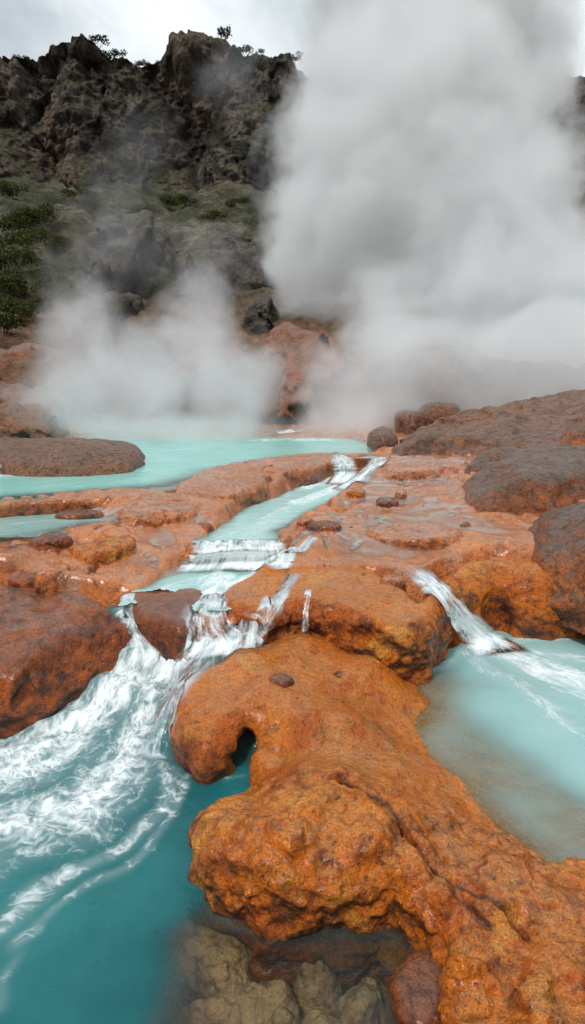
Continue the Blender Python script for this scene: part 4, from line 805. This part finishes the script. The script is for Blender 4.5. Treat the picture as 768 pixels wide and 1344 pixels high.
def shrub(name, base, w, h, n, mat, label, cat, group, stems=4, seed=0, leaf=.045):
    g = np.random.default_rng(seed); root = tag(link(name, None, None, None, tuple(base)), label, cat, group)
    V = []; F = []
    nb = 5; cen = np.stack([g.uniform(-.38, .38, nb) * w, g.uniform(-.38, .38, nb) * w, g.uniform(.4, .85, nb) * h], 1)
    for i in range(n):
        c = cen[g.integers(nb)]; v = g.normal(size=3); v /= np.linalg.norm(v); q = c + v * np.array([w * .26, w * .26, h * .22]) * g.uniform(.4, 1.15)
        q[2] = max(q[2], .02)
        a = g.normal(size=3); a /= np.linalg.norm(a); b = np.cross(a, g.normal(size=3)); b /= np.linalg.norm(b) + 1e-6
        s = leaf * (w + h) * g.uniform(.5, 1.2); k = len(V)
        V += [q - a * s, q + b * s * .5, q + a * s, q - b * s * .5]; F.append((k, k + 1, k + 2, k + 3))
    link('foliage', mesh('foliage', V, F, smooth=False), mat, root)
    V = []; F = []
    for i in range(stems):
        e = cen[i % nb]; r = .022 * h; k = len(V)
        for j, (pt, rr) in enumerate(((np.array([0, 0, -.15 * h]) + .1 * e * np.array([1, 1, 0]), r), (e * .55, r * .7), (e, r * .3))):
            for q in range(6): V.append(pt + rr * np.array([math.cos(q * math.pi / 3), math.sin(q * math.pi / 3), 0]))
        for j in range(2):
            for q in range(6): F.append((k + j * 6 + q, k + j * 6 + (q + 1) % 6, k + (j + 1) * 6 + (q + 1) % 6, k + (j + 1) * 6 + q))
    link('stem', mesh('stem', V, F), BARK, root); return root

def hill_at(px, py):
    """where the sight line meets the hill surface"""
    d = ray(px, py); d = d / d[1]
    Y = np.linspace(13, 64, 500); X = d[0] * Y; Z = CAM_Z + d[2] * Y
    ia = np.clip(((np.arctan(X / Y) - R(-52)) / R(104) * 639).round().astype(int), 0, 639)
    ir = np.clip((np.log(Y / 11.5) / math.log(66 / 11.5) * 419).round().astype(int), 0, 419)
    hit = np.argmax(hz[ir, ia] > Z); return np.array([X[hit], Y[hit], hz[ir[hit], ia[hit]]])

far_rock('rock_ledge', -120, 62, 462, 505, hill_at(-29, 505)[1], 3., BROWN, 'uppermost brown ledge of the stacked bank, below the green slope', .05, (.25, .6), (.08, 2.2), (.1, 1.2))
far_rock('rock_ledge', -170, 62, 536, 588, 9.6, 1.6, BROWN, 'lowest reddish ledge of the stacked bank above the pool boulder', .03, (.10, 1.2), (.04, 4.), (.05, 2.))
far_rock('rock_ledge', -190, 56, 505, 548, 10.8, 1.6, BROWN, 'middle brown ledge of the stacked bank above the pool boulder', .03, (.10, 1.2), (.04, 4.), (.05, 2.))
far_rock('rock_mound', 322, 492, 424, 520, hill_at(410, 512)[1], 6., BROWN, 'reddish brown rock mound between the low steam and the tall plume', .05, (.20, .6), (.08, 1.8), (.12, .8))
far_rock('rock_mound', 470, 640, 455, 540, hill_at(555, 540)[1], 4., BROWN, 'dim brown rock rise wrapped in the foot of the tall plume', .05, (.2, .6), (.08, 1.8), (.12, .8))
far_rock('boulder', 305, 372, 402, 445, hill_at(338, 445)[1], 3., HILLROCK, 'grey brown boulder at the foot of the green hillside above the reddish mound', .07, (.3, .6), (.08, 2.2))
far_rock('boulder', 208, 348, 305, 392, hill_at(278, 392)[1], 6., HILLROCK, 'large domed dark boulder in the middle of the hillside', .11, (.6, .35), (.16, 1.4), (.2, .7))
far_rock('boulder', 88, 212, 290, 375, hill_at(150, 375)[1], 6., HILLROCK, 'broad dark knoll of rock on the hillside behind the rising wisps', .12, (.7, .33), (.18, 1.3), (.25, .6))
far_rock('boulder', 96, 178, 378, 422, hill_at(137, 422)[1], 4., HILLROCK, 'pale capped boulder low on the hillside under the wisps', .08, (.3, .5), (.10, 2.), (.1, 1.))
far_rock('rock_mound', 160, 345, 470, 556, hill_at(252, 556)[1], 3., BROWN, 'low brown rock bank behind the steam over the upper pool', .055, (.4, .5), (.10, 1.8), (.12, 1.))

for i, (px, h, w, lab) in enumerate([(37, .9, 1.0, 'lone small shrub on the ridge dip near the picture edge'), (140, 1.2, 1.1, 'tallest shrub on the ridge just beside the rocky knob'), (150, 1.0, 1.2, 'bushy shrub on the ridge second from the rocky knob'), (165, .7, .9, 'low shrub in the ridge saddle after the bushy pair'), (182, .8, .8, 'small shrub in the middle of the ridge saddle'), (193, .6, .6, 'tiny tuft at the far end of the ridge saddle'),
                                    (211, .6, .6, 'tiny shrub where the ridge begins to climb'), (297, 1.4, 1.0, 'twiggy small tree on top of the highest cliff block'), (318, 1.0, 1.2, 'round shrub beside the twiggy tree on the cliff block'), (340, .7, .8, 'low shrub near the steam edge on the cliff top'), (388, .9, 1.0, 'pale shrub on the cliff corner where the plume begins')]):
    c = CTOP[np.argmin(np.abs(pxs - px))]
    shrub('shrub', c + np.array([0, 0, -.15]), w * 1.3, h * .85, 300, LEAF2, lab, 'shrub', 'shrubs along the cliff ridge', seed=i)
for i, (px, py, w, h, lab) in enumerate([(14, 312, 2.0, 1.2, 'wide green bush at the picture edge halfway up the slope'), (52, 300, 1.8, 1.0, 'green bush just above the broad dark knoll'), (36, 336, 1.7, 1.0, 'dense bush below the pair of halfway bushes'), (8, 362, 1.6, 1.1, 'dark bush at the picture edge below the dense one'), (14, 400, 1.5, 1.1, 'tall dark green bush above the stacked ledges'), (36, 420, 1.2, .8, 'lowest leafy bush over the stacked ledges'), (3, 438, 1.2, .9, 'leafy bush at the picture edge touching the ledge'),
                                        (225, 275, 2.2, .9, 'olive bush under the cliff foot'), (246, 270, 1.5, .7, 'smaller olive bush beside the one under the cliff foot'), (188, 292, 1.8, .8, 'mossy bush above the domed boulder'), (312, 272, 1.6, .7, 'small yellowish bush under the tall cliff wall'), (165, 362, 1.2, .7, 'bush in the hollow beside the broad knoll'), (64, 384, 1.4, .7, 'bush over the pale capped boulder'), (338, 300, 1.4, .7, 'bush at the plume edge below the tall cliff wall'),
                                        (100, 262, 1.8, .8, 'low bush at the cliff foot behind the wisps'), (20, 262, 2.0, .9, 'low bush at the cliff foot by the picture edge'), (278, 290, 1.3, .6, 'small bush midway between the cliff foot and the domed boulder'), (80, 330, 1.3, .7, 'small bush on the shoulder of the broad dark knoll')]):
    c = hill_at(px, py); shrub('bush', c - np.array([0, 0, .1]), w * .95, h * .95, 1100, LEAF, lab, 'bush', 'bushes on the hillside', seed=50 + i, leaf=.026)

# ------------------------------------------------------------------ steam
def steam(name, blobs, label, dens, nscale, namp, lo, hi, warp=.5, detail=4., color=(.97, .98, 1.), step=1., base=None, fade=None):
    B = np.array([b[0] for b in blobs]); Rr = np.array([b[1] for b in blobs]); wt = [b[2] if len(b) > 2 else 1. for b in blobs]
    cen = np.array([B[:, 0].mean(), B[:, 1].mean(), (B[:, 2] - Rr[:, 2]).min()]) if base is None else np.array(base)
    # hull
    mn = (B - Rr).min(0) - .3; mx = (B + Rr).max(0) + .3; h = max((mx - mn).max() / 46, .06)
    n = np.ceil((mx - mn) / h).astype(int) + 3
    X, Y, Z = np.meshgrid(*[mn[i] - h + np.arange(n[i]) * h for i in range(3)], indexing='ij'); D = np.full(X.shape, 1e3)
    for b, r in zip(B, Rr): D = np.minimum(D, (np.sqrt(((X - b[0]) / r[0]) ** 2 + ((Y - b[1]) / r[1]) ** 2 + ((Z - b[2]) / r[2]) ** 2) - 1.) * r.min())
    V, Q = nets(D.astype(np.float32), mn - h, h)
    m = bpy.data.materials.new(name + '_vapour'); t = NT(m)
    P = t.n('ShaderNodeTexCoord').outputs['Object']
    wv = t.noise(P, nscale * .6, 2, .5, 0., 'Color')
    wv = t.n('ShaderNodeVectorMath', {0: t.n('ShaderNodeVectorMath', {0: wv, 1: (.5, .5, .5)}, operation='SUBTRACT').outputs[0], 3: warp}, operation='SCALE').outputs[0]
    Pw = t.n('ShaderNodeVectorMath', {0: P, 1: wv}, operation='ADD').outputs[0]
    acc = None
    for b, r, w in zip(B, Rr, wt):
        mp = t.n('ShaderNodeMapping', {'Vector': Pw, 'Location': tuple(-(b - cen) / r), 'Scale': tuple(1 / r)}, vector_type='POINT')
        g = t.math('MULTIPLY', t.n('ShaderNodeTexGradient', {'Vector': mp.outputs[0]}, gradient_type='SPHERICAL').outputs['Fac'], w)
        acc = g if acc is None else t.math('SMOOTH_MAX', acc, g, .12)
    nn = t.noise(Pw, nscale, detail, .58, 0.)
    v = t.math('ADD', acc, t.math('MULTIPLY', t.math('SUBTRACT', nn, .55), namp))
    d = t.math('MULTIPLY', t.math('MULTIPLY', t.sst(v, lo, hi), t.sst(acc, 0.01, .12)), dens)
    vol = t.n('ShaderNodeVolumePrincipled', {'Color': (*color, 1), 'Density': d, 'Anisotropy': .1})
    t.out(vol=vol.outputs[0])
    try: m.cycles.volume_step_rate = step
    except Exception: pass
    o = link(name, mesh(name, V - cen, Q), m, None, tuple(cen)); return tag(o, label, 'steam')

def bl(px, py, Y, rpx, rpy, ry, w=1.):
    s = Y / FPX; return (UY(px, py, Y), np.array([rpx * s, ry, rpy * s]), w)

STEAM = True
if STEAM:
    steam('steam_plume', [bl(640, 450, 16.5, 260, 200, 4.), bl(560, 500, 14.5, 180, 120, 2.2), bl(575, 290, 18, 220, 260, 3.8), bl(520, 200, 18, 180, 220, 3.5), bl(480, 320, 17.5, 170, 190, 3.), bl(575, 110, 20, 195, 220, 3.6), bl(570, -60, 21, 190, 260, 4.5), bl(760, 465, 15.0, 220, 105, 2.2), bl(640, 500, 12.3, 300, 95, 1.3, 1.), bl(755, 490, 12.2, 250, 110, 1.3, 1.), bl(520, 550, 11.9, 130, 75, 1.0, .95)],
          'huge pale steam plume billowing up before the cliff and out of the picture top', 1.35, .85, .95, .10, .32, warp=1.0, detail=8., step=1., color=(.985, .995, 1.))
    steam('steam_cloud', [bl(95, 520, 10.5, 105, 90, 1.5), bl(190, 505, 11, 140, 115, 1.8), bl(295, 510, 11.2, 120, 110, 1.7), bl(220, 562, 10.2, 240, 45, 1.5), bl(265, 430, 12, 70, 110, 1.2), bl(100, 440, 12, 70, 100, 1.1), bl(445, 565, 11, 110, 55, 1.3, .9)],
          'low white steam bank drifting over the upper pool', 1.1, 1.5, 1.15, .12, .72, warp=.6, detail=7.)
    steam('steam_wisp', [bl(160, 310, 20, 95, 150, 2), bl(185, 195, 21, 65, 80, 1.6), bl(115, 370, 18, 85, 110, 2)], 'thin grey wisp of steam climbing in front of the hillside', .14, 1.0, 1.5, .15, 1.0, warp=1.2, detail=6.)
    steam('steam_wisp', [bl(235, 370, 16, 60, 110, 1.5), bl(285, 330, 17, 70, 65, 1.5)], 'faint curl of steam before the domed boulder', .16, 1.1, 1.5, .15, 1.0, warp=1.2, detail=6.)
    steam('steam_wisp', [bl(300, 105, 24, 75, 75, 2.)], 'small puff of steam against the tall cliff wall', .16, .9, 1.4, .15, 1.0, warp=1.2, detail=6.)

# ------------------------------------------------------------------ world, light, camera
w = bpy.data.worlds.new('World'); scene.world = w; w.use_nodes = True; t = NT(w)
SUN_EL, SUN_AZ = R(52), R(-150)
sky = t.n('ShaderNodeTexSky', sky_type='NISHITA'); sky.sun_disc = False; sky.sun_elevation = SUN_EL; sky.sun_rotation = SUN_AZ
dirv = t.n('ShaderNodeTexCoord').outputs['Generated']
dv = t.n('ShaderNodeVectorMath', {0: dirv, 1: (1., 1., 2.2)}, operation='MULTIPLY').outputs[0]
c1n = t.noise(dv, 1.6, 6, .55, .6)
cloud = t.mix(t.sst(c1n, .40, .70), (4.6, 5.3, 5.8), (10.2, 10.8, 11.1))
colr = t.mix(t.sst(t.noise(dv, 1.1, 4, .5), .25, .45, .8, .97), sky.outputs[0], cloud)
gz_ = t.n('ShaderNodeSeparateXYZ', {0: dirv}).outputs[2]
colr = t.n('ShaderNodeVectorMath', {0: colr, 3: t.n('ShaderNodeMapRange', {'Value': gz_, 'From Min': 0., 'From Max': 1., 'To Min': .68, 'To Max': 1.5}).outputs[0]}, operation='SCALE').outputs[0]
colr = t.mix(t.sst(gz_, -.03, .03), (.5, .45, .4), colr)
bg = t.n('ShaderNodeBackground', {'Color': colr, 'Strength': .1})
o = t.t.nodes.new('ShaderNodeOutputWorld'); t.t.links.new(bg.outputs[0], o.inputs[0])
L = bpy.data.lights.new('sun', 'SUN'); L.energy = 2.1; L.angle = R(10); L.color = (1., .975, .94)
so = bpy.data.objects.new('sun', L); COL.objects.link(so); so.location = (-4, -6, 12)
sd = Vector((math.sin(SUN_AZ) * math.cos(SUN_EL), math.cos(SUN_AZ) * math.cos(SUN_EL), math.sin(SUN_EL)))
so.rotation_euler = sd.to_track_quat('Z', 'Y').to_euler()

cam = bpy.data.cameras.new('camera'); co = bpy.data.objects.new('camera', cam); COL.objects.link(co)
co.location = (0, 0, CAM_Z); co.rotation_euler = (R(90) - PITCH, 0, 0)
cam.sensor_fit = 'VERTICAL'; cam.sensor_height = 36; cam.sensor_width = 36; cam.lens = 36 * FPX / 1344; cam.clip_end = 2000; cam.clip_start = .05
scene.camera = co
scene.view_settings.view_transform = 'Standard'; scene.view_settings.look = 'None'; scene.view_settings.exposure = 0
cy = scene.cycles
cy.use_denoising = True
cy.max_bounces = 8; cy.diffuse_bounces = 3; cy.glossy_bounces = 3; cy.transparent_max_bounces = 16; cy.volume_bounces = 5
cy.volume_step_rate = 1.; cy.volume_max_steps = 96
cy.use_adaptive_sampling = True; cy.adaptive_threshold = .02
